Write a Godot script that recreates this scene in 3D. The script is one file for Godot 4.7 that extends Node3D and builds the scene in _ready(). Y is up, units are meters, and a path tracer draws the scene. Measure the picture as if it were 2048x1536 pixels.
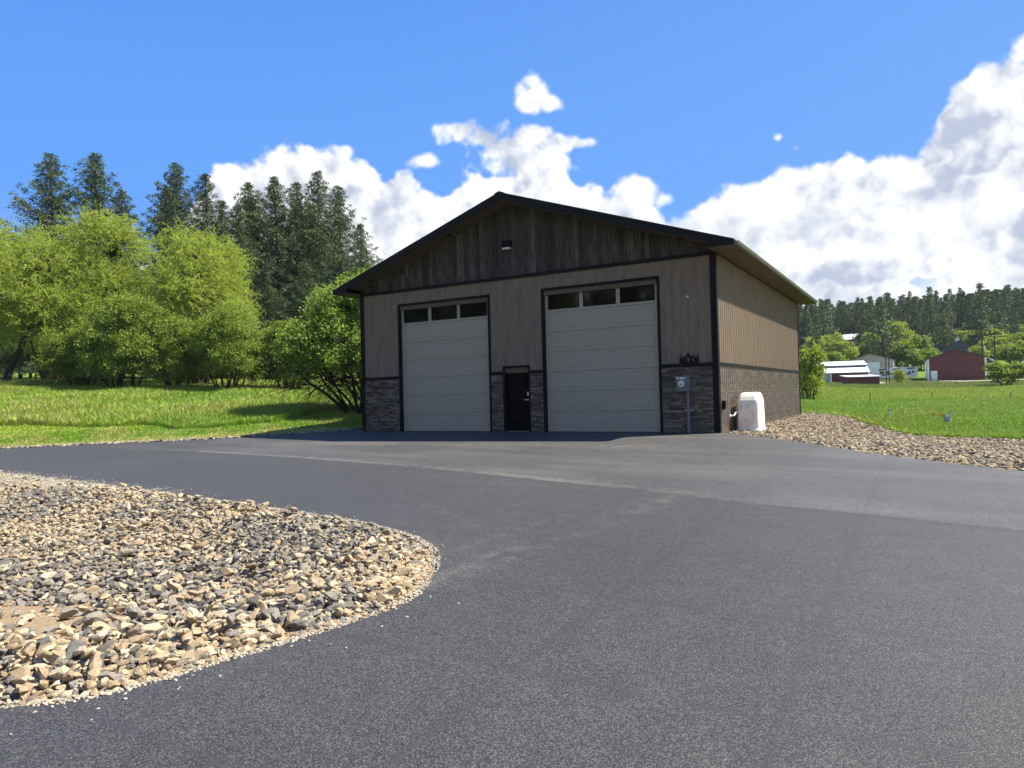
extends Node3D
# A pole-barn garage on a new asphalt drive, rock beds, lawn, broadleaf trees and pines, a field with a far hamlet and a wooded hill.
# World: y up, metres; the garage front stands on y = 0 and faces +z.

const SUN_TO := Vector3(0.585, 1.0, -0.38)
const EYE := Vector3(0.0, 1.14, 0.0)
const CAM_R := Vector3(0.8629223, -0.02495233, -0.50472021)
const CAM_U := Vector3(0.02973293, 0.99955687, 0.00141848)
const CAM_F := Vector3(-0.50446116, 0.01623085, -0.86328182)
const FOCAL := 1420.0
const SLOPE := 0.028

var rng := RandomNumberGenerator.new()
var taken := {}
var M := {}
var drive_poly := PackedVector2Array()
var island_poly := PackedVector2Array()
var bank_poly := PackedVector2Array()
var garage_poly := PackedVector2Array()
var grid_x := PackedFloat32Array()
var grid_z := PackedFloat32Array()
var grid_h := PackedFloat32Array()
var near_drive: Near
var near_island: Near
var near_bank: Near
var rbf_p: Array = []
var rbf_w := PackedFloat64Array()


# ---------------------------------------------------------------- mesh builder
class MB:
	var v := PackedVector3Array()
	var n := PackedVector3Array()
	var c := PackedColorArray()
	var uv := PackedVector2Array()
	var uv2 := PackedVector2Array()
	var tint := Color.WHITE
	var colored := false

	func tri(a: Vector3, b: Vector3, d: Vector3) -> void:  # counter-clockwise seen from outside
		var g := (b - a).cross(d - a).normalized()
		v.push_back(a); v.push_back(d); v.push_back(b)
		n.push_back(g); n.push_back(g); n.push_back(g)
		if colored:
			c.push_back(tint); c.push_back(tint); c.push_back(tint)

	func quad(a: Vector3, b: Vector3, d: Vector3, e: Vector3) -> void:
		tri(a, b, d)
		tri(a, d, e)

	func smooth_quad(a: Vector3, b: Vector3, d: Vector3, e: Vector3, na: Vector3, nb: Vector3, nd: Vector3, ne: Vector3) -> void:
		v.push_back(a); v.push_back(d); v.push_back(b)
		n.push_back(na); n.push_back(nd); n.push_back(nb)
		v.push_back(a); v.push_back(e); v.push_back(d)
		n.push_back(na); n.push_back(ne); n.push_back(nd)
		if colored:
			for i in 6:
				c.push_back(tint)

	func hexa(p: Array) -> void:  # 0-3 bottom ring, 4-7 top ring, both counter-clockwise seen from above
		quad(p[3], p[2], p[1], p[0])
		quad(p[4], p[5], p[6], p[7])
		for i in 4:
			var j := (i + 1) % 4
			quad(p[i], p[j], p[j + 4], p[i + 4])

	func box(lo: Vector3, hi: Vector3) -> void:
		hexa([Vector3(lo.x, lo.y, hi.z), Vector3(hi.x, lo.y, hi.z), Vector3(hi.x, lo.y, lo.z), Vector3(lo.x, lo.y, lo.z),
			Vector3(lo.x, hi.y, hi.z), Vector3(hi.x, hi.y, hi.z), Vector3(hi.x, hi.y, lo.z), Vector3(lo.x, hi.y, lo.z)])

	func chamfer_box(lo: Vector3, hi: Vector3, k: float) -> void:  # front (+z) edges chamfered
		var b := hi.z - k
		box(lo, Vector3(hi.x, hi.y, b))
		var o := [Vector3(lo.x, lo.y, b), Vector3(hi.x, lo.y, b), Vector3(hi.x, hi.y, b), Vector3(lo.x, hi.y, b)]
		var i := [Vector3(lo.x + k, lo.y + k, hi.z), Vector3(hi.x - k, lo.y + k, hi.z), Vector3(hi.x - k, hi.y - k, hi.z), Vector3(lo.x + k, hi.y - k, hi.z)]
		for q in 4:
			var w := (q + 1) % 4
			quad(o[q], o[w], i[w], i[q])
		quad(i[0], i[1], i[2], i[3])

	func prism(pts: PackedVector2Array, z0: float, z1: float) -> void:  # polygon in x, y, counter-clockwise, pushed from z0 to z1
		var idx := Geometry2D.triangulate_polygon(pts)
		for k in range(0, idx.size(), 3):
			var a := pts[idx[k]]; var b := pts[idx[k + 1]]; var d := pts[idx[k + 2]]
			if (b - a).cross(d - a) < 0.0:
				var t := b
				b = d; d = t
			tri(Vector3(a.x, a.y, z1), Vector3(b.x, b.y, z1), Vector3(d.x, d.y, z1))
			tri(Vector3(a.x, a.y, z0), Vector3(d.x, d.y, z0), Vector3(b.x, b.y, z0))
		for k in pts.size():
			var p := pts[k]; var q := pts[(k + 1) % pts.size()]
			quad(Vector3(p.x, p.y, z0), Vector3(q.x, q.y, z0), Vector3(q.x, q.y, z1), Vector3(p.x, p.y, z1))

	func tube(p0: Vector3, p1: Vector3, r0: float, r1: float, sides := 6, cap := false) -> void:
		var ax := (p1 - p0).normalized()
		var s := ax.cross(Vector3(0, 0, 1) if absf(ax.z) < 0.9 else Vector3(1, 0, 0)).normalized()
		var t := ax.cross(s)
		for i in sides:
			var a0 := TAU * i / sides; var a1 := TAU * (i + 1) / sides
			var d0 := s * cos(a0) + t * sin(a0); var d1 := s * cos(a1) + t * sin(a1)
			smooth_quad(p0 + d0 * r0, p0 + d1 * r0, p1 + d1 * r1, p1 + d0 * r1, d0, d1, d1, d0)
			if cap:
				tri(p1, p1 + d0 * r1, p1 + d1 * r1)
				tri(p0, p0 + d1 * r0, p0 + d0 * r0)

	func leaf(p: Vector3, along: Vector3, side: Vector3, l: float, w: float) -> void:  # a pointed leaf, two triangles folded a little along the rib
		var m := p + along * (l * 0.45)
		var e := p + along * l
		var up := along.cross(side) * (w * 0.25)
		var a := m - side * (w * 0.5) + up
		var b := m + side * (w * 0.5) + up
		tri(p, b, e)
		tri(p, e, a)

	func build(mat: Material) -> ArrayMesh:
		var arr := []
		arr.resize(Mesh.ARRAY_MAX)
		arr[Mesh.ARRAY_VERTEX] = v
		arr[Mesh.ARRAY_NORMAL] = n
		if c.size() == v.size():
			arr[Mesh.ARRAY_COLOR] = c
		if uv.size() == v.size():
			arr[Mesh.ARRAY_TEX_UV] = uv
		if uv2.size() == v.size():
			arr[Mesh.ARRAY_TEX_UV2] = uv2
		var m := ArrayMesh.new()
		m.add_surface_from_arrays(Mesh.PRIMITIVE_TRIANGLES, arr)
		m.surface_set_material(0, mat)
		return m


# ---------------------------------------------------------------- naming helpers
func numbered(called: String) -> String:
	if not taken.has(called):
		taken[called] = 0
		return called
	taken[called] += 1
	return "%s_%03d" % [called, taken[called]]

func meta(o: Node, label := "", category := "", group := "", kind := "") -> void:
	if label: o.set_meta("label", label)
	if category: o.set_meta("category", category)
	if group: o.set_meta("group", group)
	if kind: o.set_meta("kind", kind)

func thing(called: String, label: String, category: String, at := Vector3.ZERO, turn := 0.0, group := "") -> Node3D:
	var o := Node3D.new()
	o.name = numbered(called)
	add_child(o)
	o.position = at
	o.rotation.y = turn
	meta(o, label, category, group)
	return o

func part(called: String, mesh: Mesh, parent: Node) -> MeshInstance3D:
	var o := MeshInstance3D.new()
	o.name = numbered(called) if parent == self else called
	o.mesh = mesh
	parent.add_child(o, true)
	return o

func box_part(called: String, lo: Vector3, hi: Vector3, mat: Material, parent: Node) -> MeshInstance3D:
	var b := MB.new()
	b.box(lo, hi)
	return part(called, b.build(mat), parent)

func rf(a: float, b: float) -> float:
	return rng.randf_range(a, b)

func rdir() -> Vector3:
	var z := rng.randf() * 2.0 - 1.0
	var a := rng.randf() * TAU
	var r := sqrt(1.0 - z * z)
	return Vector3(r * cos(a), z, r * sin(a))

func lin(r: float, g: float, b: float) -> Color:  # a linear base colour as the sRGB that materials take
	return Color(r, g, b).linear_to_srgb()


# ---------------------------------------------------------------- textures and materials
func noise_tex(size: int, freq: float, octaves: int, ramp: Array, seed_ := 1, kind := FastNoiseLite.TYPE_SIMPLEX_SMOOTH, normal := false, bump := 4.0) -> NoiseTexture2D:
	var f := FastNoiseLite.new()
	f.seed = seed_
	f.noise_type = kind
	f.frequency = freq
	f.cellular_return_type = FastNoiseLite.RETURN_CELL_VALUE
	f.fractal_octaves = octaves
	f.fractal_type = FastNoiseLite.FRACTAL_FBM if octaves > 1 else FastNoiseLite.FRACTAL_NONE
	var t := NoiseTexture2D.new()
	t.width = size
	t.height = size
	t.seamless = true
	t.noise = f
	t.as_normal_map = normal
	t.bump_strength = bump
	if ramp:
		var g := Gradient.new()
		g.offsets = PackedFloat32Array(ramp.map(func(a): return a[0]))
		g.colors = PackedColorArray(ramp.map(func(a): return a[1]))
		t.color_ramp = g
	return t

func mat(called: String, col: Color, rough := 0.8, spec := 0.5) -> StandardMaterial3D:
	var m := StandardMaterial3D.new()
	m.resource_name = called
	m.albedo_color = col
	m.roughness = rough
	m.metallic_specular = spec
	M[called] = m
	return m

func tri_tex(m: StandardMaterial3D, t: Texture2D, scale: Vector3, world := false) -> StandardMaterial3D:
	m.albedo_texture = t
	m.uv1_triplanar = true
	m.uv1_world_triplanar = world
	m.uv1_scale = scale
	return m

func leaf_mat(called: String, col: Color, through: float) -> StandardMaterial3D:
	var m := mat(called, col, 0.55, 0.4)
	m.vertex_color_use_as_albedo = true
	m.cull_mode = BaseMaterial3D.CULL_DISABLED
	m.backlight_enabled = true
	m.backlight = Color(through, through, through * 0.55)
	return m

func make_materials() -> void:
	var grey := func(x: float) -> Color: return Color(x, x, x)
	# metals and paint
	var dirt_ramp := [[0.0, grey.call(0.86)], [0.45, grey.call(0.97)], [0.7, grey.call(1.0)]]
	var film := noise_tex(512, 0.012, 5, dirt_ramp, 11)
	tri_tex(mat("siding", lin(0.195, 0.151, 0.112), 0.55, 0.25), film, Vector3(0.5, 0.13, 0.5))
	tri_tex(mat("black_trim", lin(0.010, 0.010, 0.011), 0.5, 0.2), film, Vector3(0.7, 0.7, 0.7))
	tri_tex(mat("roof_metal", lin(0.012, 0.012, 0.0135), 0.5, 0.22), film, Vector3(0.4, 0.4, 0.4))
	tri_tex(mat("soffit", lin(0.105, 0.082, 0.064), 0.6, 0.25), film, Vector3(0.5, 0.5, 0.5))
	tri_tex(mat("gutter", lin(0.13, 0.13, 0.135), 0.4, 0.4), film, Vector3(0.5, 0.5, 0.5))
	tri_tex(mat("door_skin", lin(0.335, 0.298, 0.23), 0.6, 0.25), noise_tex(512, 0.02, 5, [[0.0, grey.call(0.955)], [0.5, grey.call(0.985)], [0.8, grey.call(1.0)]], 13), Vector3(0.45, 0.2, 0.45))
	mat("seal_cream", lin(0.34, 0.31, 0.23), 0.6)
	mat("man_door", lin(0.004, 0.004, 0.004), 0.6, 0.15)
	mat("nickel", lin(0.55, 0.54, 0.52), 0.3).metallic = 0.9
	mat("core", lin(0.10, 0.075, 0.05), 0.9)
	mat("slab", lin(0.30, 0.29, 0.27), 0.9)
	var g := mat("glass", Color(0.01, 0.011, 0.012, 0.45), 0.03, 0.4)
	g.transparency = BaseMaterial3D.TRANSPARENCY_ALPHA
	mat("lens", lin(0.65, 0.66, 0.66), 0.3)
	mat("meter_grey", lin(0.125, 0.145, 0.16), 0.55, 0.3)
	mat("meter_face", lin(0.60, 0.60, 0.57), 0.4)
	mat("label_white", lin(0.7, 0.7, 0.68), 0.6)
	mat("label_yellow", lin(0.65, 0.6, 0.2), 0.6)
	tri_tex(mat("tank_white", lin(0.74, 0.735, 0.70), 0.5), noise_tex(256, 0.02, 4, [[0.0, Color(0.86, 0.84, 0.79)], [0.5, Color(0.98, 0.97, 0.95)], [0.8, grey.call(1.0)]], 15), Vector3(0.8, 0.5, 0.8))
	mat("pvc", lin(0.70, 0.69, 0.66), 0.5)
	# weathered boards, six tones of one stain
	var grain := noise_tex(512, 0.03, 5, [[0.0, grey.call(0.34)], [0.4, grey.call(0.62)], [0.62, grey.call(0.86)], [0.8, grey.call(1.0)]], 21)
	var tones := [lin(0.100, 0.079, 0.066), lin(0.125, 0.100, 0.084), lin(0.074, 0.058, 0.049), lin(0.155, 0.127, 0.107), lin(0.104, 0.088, 0.079), lin(0.185, 0.157, 0.134)]
	for i in tones.size():
		var m := tri_tex(mat("board_%d" % i, tones[i], 0.85, 0.3), grain, Vector3(2.4, 0.07, 2.4))
		m.heightmap_enabled = true
		m.heightmap_texture = grain
		m.heightmap_scale = 0.25
	var st := [lin(0.16, 0.127, 0.096), lin(0.22, 0.175, 0.132), lin(0.10, 0.082, 0.067), lin(0.28, 0.228, 0.172), lin(0.165, 0.142, 0.118)]
	var sg := noise_tex(256, 0.05, 5, [[0.0, grey.call(0.55)], [0.5, grey.call(0.85)], [0.8, grey.call(1.0)]], 23)
	for i in st.size():
		tri_tex(mat("ledge_%d" % i, st[i], 0.9, 0.3), sg, Vector3(2.2, 3.5, 2.2))
	tri_tex(mat("ledge_mixed", Color.WHITE, 0.9, 0.3), sg, Vector3(2.2, 3.5, 2.2)).vertex_color_use_as_albedo = true
	mat("mortar", lin(0.035, 0.033, 0.032), 0.95)
	mat("stone_print", Color.WHITE, 0.45).albedo_texture = stone_print()
	# asphalt: fine aggregate on uv1, paving tone and dust on uv2
	var agg := noise_tex(2048, 0.115, 1, [[0.0, grey.call(0.42)], [0.35, grey.call(0.54)], [0.55, grey.call(0.64)], [0.75, grey.call(0.74)], [0.92, Color(0.95, 0.94, 0.92)], [1.0, grey.call(1.0)]], 31, FastNoiseLite.TYPE_CELLULAR)
	var a := mat("asphalt", Color.WHITE, 0.62, 0.45)
	a.albedo_texture = agg
	a.heightmap_enabled = true
	a.heightmap_texture = agg
	a.heightmap_scale = 0.14
	a.detail_enabled = true
	a.detail_blend_mode = BaseMaterial3D.BLEND_MODE_MUL
	a.detail_uv_layer = BaseMaterial3D.DETAIL_UV_2
	a.detail_albedo = drive_map()
	# ground
	var soil := noise_tex(1024, 0.02, 6, [[0.0, lin(0.05, 0.075, 0.012)], [0.4, lin(0.085, 0.14, 0.02)], [0.6, lin(0.12, 0.19, 0.028)], [0.9, lin(0.19, 0.20, 0.06)]], 41)
	tri_tex(mat("ground", Color.WHITE, 0.95, 0.2), soil, Vector3(0.07, 0.07, 0.07), true)
	var dirt := noise_tex(1024, 0.06, 6, [[0.0, lin(0.10, 0.07, 0.042)], [0.45, lin(0.20, 0.148, 0.092)], [0.7, lin(0.29, 0.22, 0.142)], [1.0, lin(0.40, 0.33, 0.23)]], 43)
	tri_tex(mat("bed_dirt", Color.WHITE, 0.95, 0.2), dirt, Vector3(0.5, 0.5, 0.5), true)
	var road := noise_tex(512, 0.05, 5, [[0.0, lin(0.28, 0.25, 0.21)], [0.6, lin(0.42, 0.39, 0.34)], [1.0, lin(0.55, 0.52, 0.47)]], 45)
	tri_tex(mat("gravel_road", Color.WHITE, 0.95, 0.2), road, Vector3(0.2, 0.2, 0.2), true)
	# rock: tints come with each rock
	var rk := noise_tex(512, 0.03, 6, [[0.0, grey.call(0.62)], [0.4, grey.call(0.84)], [0.7, grey.call(0.97)], [1.0, grey.call(1.0)]], 51)
	var r := tri_tex(mat("rock", Color.WHITE, 0.88, 0.35), rk, Vector3(3, 3, 3), true)
	r.vertex_color_use_as_albedo = true
	var rt := rock_tints()
	for i in rt.size():
		tri_tex(mat("rock_%d" % i, rt[i].linear_to_srgb(), 0.88, 0.35), rk, Vector3(3, 3, 3), true)
	# plants
	leaf_mat("willow_leaf", Color.WHITE, 1.0)
	leaf_mat("shrub_leaf", Color.WHITE, 0.85)
	leaf_mat("needle", Color.WHITE, 0.25)
	leaf_mat("grass", Color.WHITE, 0.6)
	var bk := noise_tex(256, 0.04, 5, [[0.0, grey.call(0.45)], [0.5, grey.call(0.8)], [1.0, grey.call(1.0)]], 61)
	tri_tex(mat("bark", lin(0.085, 0.066, 0.05), 0.95, 0.2), bk, Vector3(3, 0.7, 3))
	tri_tex(mat("pine_bark", lin(0.10, 0.062, 0.042), 0.95, 0.2), bk, Vector3(2, 0.5, 2))
	tri_tex(mat("pole_wood", lin(0.12, 0.095, 0.07), 0.95, 0.2), bk, Vector3(3, 0.5, 3))
	# hamlet
	tri_tex(mat("barn_red", lin(0.105, 0.022, 0.020), 0.6), film, Vector3(0.3, 0.1, 0.3))
	tri_tex(mat("white_paint", lin(0.80, 0.80, 0.78), 0.55), film, Vector3(0.3, 0.2, 0.3))
	tri_tex(mat("white_metal", lin(0.74, 0.76, 0.78), 0.4), film, Vector3(0.3, 0.2, 0.3))
	tri_tex(mat("tan_metal", lin(0.36, 0.33, 0.27), 0.5), film, Vector3(0.3, 0.1, 0.3))
	mat("dark_metal", lin(0.035, 0.037, 0.042), 0.5)
	mat("slate_wall", lin(0.06, 0.07, 0.085), 0.7)
	mat("green_metal", lin(0.35, 0.42, 0.38), 0.5)
	mat("tyre", lin(0.02, 0.02, 0.02), 0.9)
	mat("window_dark", lin(0.015, 0.017, 0.02), 0.08)
	mat("graphic_grey", lin(0.03, 0.034, 0.042), 0.4)
	mat("car_blue", lin(0.05, 0.07, 0.10), 0.25)
	mat("flag_orange", lin(0.75, 0.28, 0.03), 0.7)
	mat("plastic_grey", lin(0.3, 0.33, 0.36), 0.6)
	mat("straw", lin(0.5, 0.42, 0.22), 0.9)

func rock_tints() -> Array:
	return [Color(0.40, 0.315, 0.195), Color(0.47, 0.385, 0.25), Color(0.31, 0.235, 0.14), Color(0.225, 0.21, 0.178), Color(0.14, 0.13, 0.115), Color(0.265, 0.238, 0.19), Color(0.36, 0.26, 0.17), Color(0.49, 0.42, 0.295)]

func stone_print() -> ImageTexture:  # the print on the ribbed wainscot sheets: 2 m x 2 m
	var im := Image.create(1024, 1024, false, Image.FORMAT_RGB8)
	im.fill(lin(0.05, 0.045, 0.042))
	rng.seed = 77
	var y := 0
	while y < 1024:
		var h := rng.randi_range(20, 44)
		var x := -rng.randi_range(0, 80)
		while x < 1024:
			var w := rng.randi_range(50, 230)
			var k := rf(0.7, 1.35)
			var base := lin(0.13 * k, 0.105 * k * rf(0.95, 1.05), 0.083 * k * rf(0.9, 1.12))
			im.fill_rect(Rect2i(x, y, w - 4, h - 4), base)
			for q in 14:
				var d := rf(0.8, 1.2)
				im.fill_rect(Rect2i(x + rng.randi_range(0, w - 20), y + rng.randi_range(0, h - 8), rng.randi_range(6, 26), rng.randi_range(2, 6)).intersection(Rect2i(x, y, w - 4, h - 4)), Color(base.r * d, base.g * d, base.b * d))
			x += w
		y += h
	return ImageTexture.create_from_image(im)

# Tone of the paving passes and the pale dust and tyre streaks on them. Covers x -30..6, z -22..2.
func drive_map() -> ImageTexture:
	var w := 1152
	var h := 768
	var big := FastNoiseLite.new()
	big.seed = 5; big.frequency = 0.006; big.fractal_octaves = 5
	var streak := FastNoiseLite.new()
	streak.seed = 9; streak.frequency = 0.02; streak.fractal_octaves = 4
	var fine := FastNoiseLite.new()
	fine.seed = 12; fine.frequency = 0.09; fine.fractal_octaves = 3
	var seam1 := [Vector2(-30, -13.4), Vector2(-21.99, -12.92), Vector2(-17.33, -12.55), Vector2(-12.87, -11.99), Vector2(-9.33, -11.35), Vector2(-7.02, -10.78), Vector2(-5.34, -10.29), Vector2(-4.35, -10.02), Vector2(-3.47, -9.79), Vector2(-2.67, -9.47), Vector2(-1.97, -9.22), Vector2(-0.8, -8.93), Vector2(0.77, -8.52), Vector2(8, -6.5)]
	var z1 := PackedFloat32Array()
	for i in w:
		var x := -30.0 + 36.0 * (i + 0.5) / w
		var k := 0
		while k < seam1.size() - 2 and seam1[k + 1].x < x:
			k += 1
		z1.append(lerpf(seam1[k].y, seam1[k + 1].y, clampf((x - seam1[k].x) / (seam1[k + 1].x - seam1[k].x), 0, 1)))
	var arcs := [[-14.0, 6.0, 17.5, 0.16], [2.0, -24.0, 13.5, 0.13], [-24.0, -25.0, 15.0, 0.12], [-9.0, -31.0, 17.0, 0.10], [-3.0, 3.0, 15.5, 0.14], [-20.0, 4.0, 19.5, 0.10], [9.0, -8.0, 11.0, 0.07]]
	var data := PackedByteArray()
	data.resize(w * h * 3)
	var at := 0
	for j in h:
		var z := -22.0 + 24.0 * (j + 0.5) / h
		for i in w:
			var x := -30.0 + 36.0 * (i + 0.5) / w
			var b := big.get_noise_2d(i, j)
			var s := streak.get_noise_2d(i * 0.22 + j * 0.10, j * 1.5 - i * 0.28)
			var f := fine.get_noise_2d(i, j)
			var t := z - z1[i]
			var tone := 0.096 + 0.009 * b + 0.006 * f
			var dust := 0.0
			if t < 0.0:   # older, dusty pass in front of the doors
				tone += 0.027 + 0.012 * s + 0.010 * b
				dust = clampf(0.25 + 1.1 * s + 0.5 * b, 0.0, 1.0) * 0.22
				if x < -17.0:
					var fade := clampf((-17.0 - x) / 6.0, 0.0, 1.0)
					dust *= 1.0 - fade
					tone -= 0.036 * fade
			else:
				dust = clampf(s * 1.8 + b * 0.8 - 0.42, 0.0, 1.0) * 0.05
			# the dusty ridge left along the seam, wider on its far side
			if x < -1.5 and t > -0.5 and t < 0.12:
				var e := exp(-t * t / (0.05 if t < 0.0 else 0.008))
				dust = maxf(dust, e * clampf(0.6 + 1.0 * f + 0.9 * b, 0.0, 1.0) * clampf((-1.5 - x) / 2.0, 0.0, 1.0) * clampf((x + 23.0) / 3.0, 0.0, 1.0) * 0.62)
			elif t >= 0.0 and t < 0.16:
				tone *= 0.86
			# second seam, between the left pass and the coarse pass under the camera
			var xs := -3.35 + clampf((-5.2 - z) / 4.6, 0.0, 1.0) * 0.72
			if z > -10.0 and z < -4.6:
				var u := x - xs
				if u < 0.0 and u > -1.3:
					var e2 := exp(-pow((u + 0.28) / 0.22, 2.0)) + 0.5 * exp(-pow((u + 0.85) / 0.12, 2.0))
					dust = maxf(dust, e2 * clampf(0.32 + 0.8 * f + 0.8 * b, 0.0, 1.0) * 0.45)
			if t > 0.0 and x > xs:
				tone -= 0.006
			for q in arcs:   # tyre tracks, pairs of faint pale arcs
				var rr := absf(Vector2(x - q[0], z - q[1]).length() - q[2])
				rr = minf(rr, absf(rr - 1.55))
				if rr < 0.16:
					dust = maxf(dust, (1.0 - rr / 0.16) * clampf(0.4 + 1.2 * f + b, 0.0, 1.0) * q[3] * 0.45)
			# bright sand strip just outside the roof drip line and a few scuffs
			var dz := z + 15.35 + 0.05 * (x + 10.0)
			if x < -4.6 and x > -20.0:
				dust = maxf(dust, exp(-dz * dz / 0.10) * clampf(0.5 + 1.2 * b + 0.8 * f, 0.0, 1.0) * 0.5)
			var dcol := Color(0.33, 0.315, 0.27)
			var r := lerpf(tone, dcol.r, dust)
			var g := lerpf(tone, dcol.g, dust)
			var bl := lerpf(tone * 1.0, dcol.b, dust)
			var cc := Color(r, g, bl).linear_to_srgb()
			data[at] = int(clampf(cc.r, 0, 1) * 255.0)
			data[at + 1] = int(clampf(cc.g, 0, 1) * 255.0)
			data[at + 2] = int(clampf(cc.b, 0, 1) * 255.0)
			at += 3
	var im := Image.create_from_data(w, h, false, Image.FORMAT_RGB8, data)
	return ImageTexture.create_from_image(im)


# ---------------------------------------------------------------- sky
func make_sky() -> ImageTexture:
	var W := 4096
	var H := 2048
	var R0 := 590       # first row with clouds
	var R1 := 1024      # horizon
	var rows := R1 - R0
	var na := FastNoiseLite.new()
	na.seed = 3; na.frequency = 0.011; na.fractal_octaves = 6; na.fractal_gain = 0.52
	var nb := FastNoiseLite.new()
	nb.seed = 8; nb.noise_type = FastNoiseLite.TYPE_CELLULAR; nb.frequency = 0.03; nb.fractal_type = FastNoiseLite.FRACTAL_FBM; nb.fractal_octaves = 4
	nb.cellular_return_type = FastNoiseLite.RETURN_DISTANCE
	var A := na.get_seamless_image(W, 512).get_data()
	var B := nb.get_seamless_image(W, 512).get_data()
	var nc := FastNoiseLite.new()
	nc.seed = 21; nc.frequency = 0.045; nc.fractal_octaves = 4
	var C := nc.get_seamless_image(W, 512).get_data()
	# cloud-bank top over azimuth, in degrees from the view axis
	var prof := [Vector2(-36, 9), Vector2(-30, 8.7), Vector2(-25.9, 10.2), Vector2(-24.2, 14.4), Vector2(-22.8, 16.3), Vector2(-20.7, 17.6), Vector2(-18.9, 18.5), Vector2(-17, 19.7), Vector2(-14.8, 19.2), Vector2(-12.9, 19.0), Vector2(-11.3, 18.2), Vector2(-9.8, 17.3), Vector2(-8.6, 17.6), Vector2(-7.4, 16.2), Vector2(-5.8, 15.6), Vector2(-4.6, 16.4), Vector2(-3.2, 17.6), Vector2(-1.8, 17.6), Vector2(1.1, 18.6), Vector2(3.5, 18.4), Vector2(4.9, 17.6), Vector2(5.5, 16.0), Vector2(7.5, 15.6), Vector2(9.9, 15.2), Vector2(11.4, 14.4), Vector2(12.7, 12.9), Vector2(15.2, 14.2), Vector2(17.1, 15.4), Vector2(19, 15.8), Vector2(21.2, 16.4), Vector2(23.9, 16.2), Vector2(25.9, 16.2), Vector2(27.9, 15.4), Vector2(30, 16), Vector2(30.8, 16.8), Vector2(31.6, 18.2), Vector2(32.7, 19.2), Vector2(34, 20.7), Vector2(35.4, 21.1), Vector2(38, 21.6), Vector2(46, 20), Vector2(56, 14), Vector2(70, 12)]
	var wide := FastNoiseLite.new()
	wide.seed = 17; wide.frequency = 0.02; wide.fractal_octaves = 3
	var top := PackedFloat32Array()
	var deg := 360.0 / W
	for i in W:
		var az := (i + 0.5) * deg - 180.0
		var t := 19.0 + 18.0 * wide.get_noise_2d(cos(deg_to_rad(az)) * 60.0, sin(deg_to_rad(az)) * 60.0)
		if az > -60.0 and az < 70.0:
			var k := 0
			while k < prof.size() - 2 and prof[k + 1].x < az:
				k += 1
			var p := lerpf(prof[k].y, prof[k + 1].y, clampf((az - prof[k].x) / (prof[k + 1].x - prof[k].x), 0.0, 1.0))
			t = lerpf(t, p, clampf(minf(az + 60.0, 70.0 - az) / 14.0, 0.0, 1.0))
		top.append(t)
	var D := PackedFloat32Array()   # density
	var G := PackedFloat32Array()   # noise relief alone
	D.resize(rows * W)
	G.resize(rows * W)
	var at := 0
	for j in rows:
		var el := 90.0 - (R0 + j + 0.5) * 180.0 / H
		for i in W:
			var g := A[at] * 0.0115 - 1.47 + (B[at] * -0.0063 + 0.62) + (C[at] * 0.0062 - 0.79)
			G[at] = g
			D[at] = (top[i] + 0.35 - el) * 0.62 + g * 0.52
			at += 1
	# loose puffs over the bank: azimuth, elevation, half width, half height, weight
	var puffs := [[2.5, 22.9, 1.5, 1.1, 0.8], [2.3, 23.9, 0.8, 0.7, 0.8], [3.6, 22.4, 1.3, 0.7, 0.7], [-3.4, 20.6, 2.3, 1.1, 1.15], [-1.8, 20.1, 2.6, 1.3, 1.2], [0.0, 19.2, 3.4, 1.6, 1.25], [2.0, 20.1, 2.2, 0.9, 1.05], [4.2, 19.5, 2.8, 0.85, 1.05], [6.2, 19.4, 1.9, 0.55, 0.9], [1.4, 18.1, 4.4, 1.7, 1.25], [-6.4, 18.4, 1.4, 0.4, 0.32], [10.3, 15.5, 1.8, 1.2, 0.9], [12.6, 14.9, 1.0, 0.6, 0.4], [21.1, 18.4, 0.42, 0.32, 0.7], [22.4, 17.5, 0.4, 0.2, 0.4]]
	for az0 in [-170.0, -141.0, -118.0, -92.0, -74.0, 63.0, 84.0, 101.0, 127.0, 152.0]:
		puffs.append([az0, 21.0 + 3.0 * sin(az0), 3.0, 1.3, 0.9])
	for p in puffs:
		var i0 := int((p[0] - p[2] * 2.0 + 180.0) / deg)
		var i1 := int((p[0] + p[2] * 2.0 + 180.0) / deg)
		var j0 := maxi(0, int((90.0 - p[1] - p[3] * 2.0) / 180.0 * H) - R0)
		var j1 := mini(rows - 1, int((90.0 - p[1] + p[3] * 2.0) / 180.0 * H) - R0)
		for j in range(j0, j1 + 1):
			var el := 90.0 - (R0 + j + 0.5) * 180.0 / H
			var ey: float = (el - p[1]) / p[3]
			for i in range(maxi(i0, 0), mini(i1, W - 1) + 1):
				var ex: float = ((i + 0.5) * deg - 180.0 - p[0]) / p[2]
				var q := j * W + i
				var d: float = (1.0 - sqrt(ex * ex + ey * ey)) * 1.0 * p[4] + G[q] * 0.40 * clampf(p[3] * 1.5, 0.55, 1.0) + 0.10 * p[4]
				if d > D[q]:
					D[q] = d
	# greyer undersides seen in the bank, and one window of blue in it
	var greys := [[34.5, 16.2, 4.8, 3.2, 1.1], [36.5, 19.0, 3.0, 1.8, 0.6], [31.5, 14.2, 2.2, 1.4, 0.5], [28.7, 12.3, 3.0, 1.2, 0.8], [25.5, 8.2, 5.0, 1.0, 0.95], [23.8, 13.6, 1.3, 1.0, 0.45], [-15.5, 17.6, 2.6, 0.9, 0.35], [-10.2, 14.7, 2.6, 1.6, 0.35], [-1.0, 19.6, 2.4, 0.8, 0.35], [17.0, 10.0, 3.0, 1.0, 0.4], [8.0, 12.0, 3.0, 1.0, 0.3]]
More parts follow.
